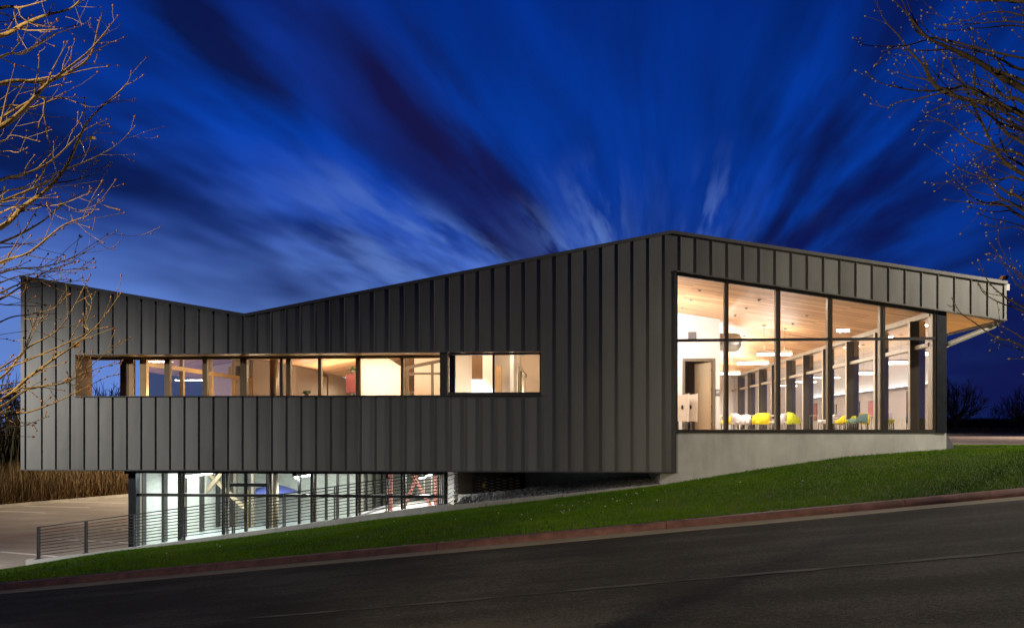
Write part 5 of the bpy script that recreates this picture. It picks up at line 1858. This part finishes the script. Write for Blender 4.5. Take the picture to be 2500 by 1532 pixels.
RL = [
    ([(2500, 280), (2415, 254), (2352, 241), (2295, 219), (2269, 191), (2253, 159), (2215, 118), (2193, 86), (2161, 51), (2134, -5)], .013, .8),
    ([(2500, 219), (2453, 194), (2415, 168), (2368, 140), (2320, 118), (2269, 95), (2241, 67), (2218, 38), (2177, -5)], .015, .8),
    ([(2269, 95), (2230, 60), (2201, -5)], .008, .4),
    ([(2500, 171), (2444, 146), (2387, 124), (2333, 111), (2285, 92), (2256, 63), (2250, 42)], .007, .8),
    ([(2384, 219), (2326, 216), (2272, 222), (2222, 219), (2177, 210), (2145, 200), (2117, 178)], .0065, .6),
    ([(2400, 230), (2352, 219), (2291, 229), (2241, 241), (2187, 251), (2167, 262), (2128, 254)], .006, .5),
    ([(2300, 215), (2269, 197), (2225, 187), (2203, 180), (2171, 172)], .005, .5),
    ([(2300, 96), (2260, 98), (2209, 111), (2117, 111), (2085, 94)], .0055, .4),
    ([(2500, 442), (2431, 438), (2368, 423), (2330, 404), (2288, 375)], .006, 1),
    ([(2500, 381), (2425, 362), (2368, 343), (2320, 305), (2272, 286), (2253, 270)], .007, 1),
    ([(2500, 426), (2447, 388), (2419, 343), (2384, 273), (2352, 203), (2323, 153), (2301, 124)], .010, 1),
    ([(2395, 240), (2380, 203), (2380, 133), (2374, 92)], .006, .7),
    ([(2500, 532), (2448, 499), (2399, 493), (2359, 470), (2313, 425)], .0075, .9),
    ([(2500, 559), (2448, 556), (2395, 546)], .004, .6),
    ([(2500, 705), (2462, 658), (2418, 595)], .005, .7),
    ([(2500, 681), (2465, 642), (2433, 584)], .005, .7),
    ([(2500, 751), (2445, 718), (2412, 685), (2389, 637)], .006, .5),
    ([(2500, 761), (2448, 741), (2405, 718), (2389, 695)], .005, .5),
    ([(2500, 827), (2458, 801), (2419, 777)], .005, .6),
    ([(2500, 847), (2432, 824), (2379, 787), (2346, 764), (2324, 728)], .0055, .4),
    ([(2500, 858), (2468, 847), (2430, 835)], .004, .5),
    ([(2500, 57), (2368, 59), (2304, 60)], .0055, .8),
    ([(2500, 66), (2400, 68), (2330, 74), (2285, 70)], .005, .8),
    ([(2500, 40), (2420, 30), (2360, 50), (2310, 60)], .006, .8),
    ([(2500, 4), (2400, 0), (2300, -2), (2240, -1)], .013, .6),
    ([(2500, 320), (2440, 300), (2390, 262), (2340, 255)], .009, 1),
    ([(2500, 350), (2455, 325), (2420, 280), (2400, 230)], .010, 1),
    ([(2500, 490), (2460, 470), (2420, 440), (2380, 400)], .009, 1),
    ([(2500, 515), (2440, 480), (2400, 440), (2350, 430)], .007, 1),
    ([(2500, 250), (2450, 235), (2410, 200), (2360, 185)], .011, .9),
    ([(2500, 405), (2460, 380), (2440, 330), (2445, 290)], .007, 1),
]
trr = pix(2900, 1045, 3.1)
near_tree('bare_tree', 'bare tree with shade-darkened bark and silvery buds reaching in from the right edge', RL,
          [(trr.x, trr.y, road_z(trr.x) - .1), (trr.x + .03, trr.y, -.4), (trr.x, trr.y, .6), (trr.x - .05, trr.y + .03, 2.8)],
          lambda: (rng.uniform(3.0, 3.7), rng.uniform(3.2, 4.3)), Vector((-.22, .1, .5)), 'bark_r', 'bud_r', .0044, .105, (0, .30), [(2457, 672, 3.5, .032), (2300, 240, 3.5, .02)])


# ---- far bare trees
def far_tree(loc, h, wd, label, group, n=26, sub=9, mt='wintertree'):
    t = thing('bare_shrub_tree', label, 'tree', loc, group)
    x, y, z = loc
    MB().tube([(x, y, z - .3), (x + .05, y, z + h * .22)], [h * .03, h * .022], 8).build('trunk', M[mt], t)
    mb_ = MB()
    for k in range(n):
        a = rng.uniform(0, 6.28)
        e = rng.uniform(.0, 1.0) ** .7
        tip = Vector((x + wd * e * math.cos(a), y + wd * e * math.sin(a) * .8, z + h * (1.02 - .55 * e * e) * rng.uniform(.86, 1.04)))
        p0 = Vector((x, y, z + h * rng.uniform(.05, .25)))
        mid = p0.lerp(tip, .5) + Vector((wd * .12 * math.cos(a), wd * .1 * math.sin(a), -h * .04))
        path = catmull([p0, mid, tip], 5)
        path = [q_ + Vector(rng.normal(0, h * .008, 3)) for q_ in path]
        m_n = len(path)
        mb_.tube(path, [h * .013 * (1 - .86 * i / (m_n - 1)) for i in range(m_n)], 4, False)
        for j in range(sub):
            i = rng.integers(3, m_n - 1)
            d = (path[i + 1 if i + 1 < m_n else i] - path[i - 1]).normalized()
            u = (d * .9 + Vector(rng.normal(0, .55, 3)) + Vector((0, 0, .25))).normalized()
            l_ = h * rng.uniform(.10, .26)
            q1 = path[i] + u * l_ * .5
            q2 = q1 + (u + Vector(rng.normal(0, .25, 3))).normalized() * l_ * .5
            mb_.tube([path[i], q1, q2], [h * .005, h * .0035, h * .0018], 3, False)
            for _ in range(2):
                u2 = (u + Vector(rng.normal(0, .6, 3)) + Vector((0, 0, .2))).normalized()
                mb_.tube([q1, q1 + u2 * l_ * .5], [h * .003, h * .0014], 3, False)
    mb_.build('crown', M[mt], t)


def far_at(px, py_base, depth):
    p = pix(px, py_base, depth)
    return p


g_right = 'bare trees beyond the driveway'
p = pix(2335, 1040, 62)
far_tree((p.x, p.y, -.1), 3.75, 2.45, 'round bare shrub tree just right of the corner column', g_right, 44, 11)
p = pix(2492, 1040, 63)
far_tree((p.x, p.y, -.1), 3.2, 1.9, 'bare shrub tree cut by the right edge, over the dark hedge', g_right, 36, 10)
p = pix(2420, 1030, 70)
far_tree((p.x, p.y, -.2), 2.0, 1.4, 'low bare bush between the two shrub trees on the right', g_right, 18, 6)
g_left = 'bare trees beyond the parking lot'
for k, (px, dep, top, wd, lb) in enumerate(((12, 62, 925, 3.0, 'bare tree at the left edge beyond the parking lot'), (45, 66, 940, 2.6, 'dark bare tree just left of the metal facade corner'),
                                            (252, 70, 944, 2.2, 'bare treetop seen through the open slot, the left one'), (283, 74, 950, 2.2, 'bare treetop seen through the open slot, the right one'),
                                            (-60, 64, 900, 3.2, 'bare tree left of the frame beyond the parking lot'))):
    p = pix(px, 1045, dep)
    far_tree((p.x, p.y, -4.0), 4.0 + (1045 - top) / 2000 * dep, wd, lb, g_left, 30, 8)


def scrub(n, x0, x1, y0, y1, zf, hmin, hmax, wid, lean):
    def smp(n_):
        x = rng.uniform(x0, x1, n_)
        y = rng.uniform(y0, y1, n_)
        return x, y, np.array([zf(a, b_) for a, b_ in zip(x, y)])
    return blades(n, smp, hmin, hmax, wid, lean)


# tall dry grass beyond the lot (follows the lot edge)
def lot_edge_y(x):
    return fa.y + (fb.y - fa.y) * (x - fa.x) / (fb.x - fa.x)


def tg(n_):
    x = rng.uniform(far_l.x - 8, far_r.x + 8, n_)
    t_ = rng.uniform(0, 1, n_) ** 1.2
    y = np.array([lot_edge_y(a) for a in x]) + .7 + 9 * t_
    return x, y, LZ + .1 + .6 * t_


V, F = blades(26000, tg, .6, 1.9, .028, .20)
tag(mesh_np('tall_grass', V, F, M['tallgrass']), 'tall dry golden grass along the far edge of the parking lot', 'grass', kind='stuff')
V, F = blades(14000, lambda n_: (lambda x, t_: (x, np.array([lot_edge_y(a) for a in x]) + .5 + 2.6 * t_, LZ + .1 + .1 * t_))(rng.uniform(far_l.x - 8, far_r.x + 8, n_), rng.uniform(0, 1, n_)), .25, .9, .035, .5)
tag(mesh_np('dry_scrub', V, F, M['scrub']), 'low brown scrub at the foot of the tall grass', 'scrub', kind='stuff')
V, F = blades(16000, lambda n_: (lambda x, t_: (x, np.array([lot_edge_y(a) for a in x]) + 10 + 9 * t_, LZ + .5 + 0 * t_))(rng.uniform(far_l.x - 12, far_r.x + 14, n_), rng.uniform(0, 1, n_)), 1.6, 5.2, .09, .16)
tag(mesh_np('dark_thicket', V, F, M['hedge']), 'dark thicket behind the tall dry grass', 'thicket', kind='stuff')
V, F = scrub(26000, 18, 62, 62, 68, lambda a, b_: -.1, .7, 1.25, .10, .25)
tag(mesh_np('dark_hedge', V, F, M['hedge']), 'long dark hedge mass behind the brown bank at right', 'hedge', kind='stuff')
# survey stake by the lot edge
sp = G(243, 1210, LZ)
st = thing('marker_stake', 'thin pale marker stake standing before the tall dry grass', 'stake', sp)
MB().tube([(sp.x, sp.y + .3, LZ), (sp.x, sp.y + .3, LZ + 1.75)], .022, 6).build('rod', M['pipe'], st)
MB().box(sp.x - .05, sp.x + .05, sp.y + .25, sp.y + .35, LZ - .02, LZ + .05).build('foot', M['pipe'], st)
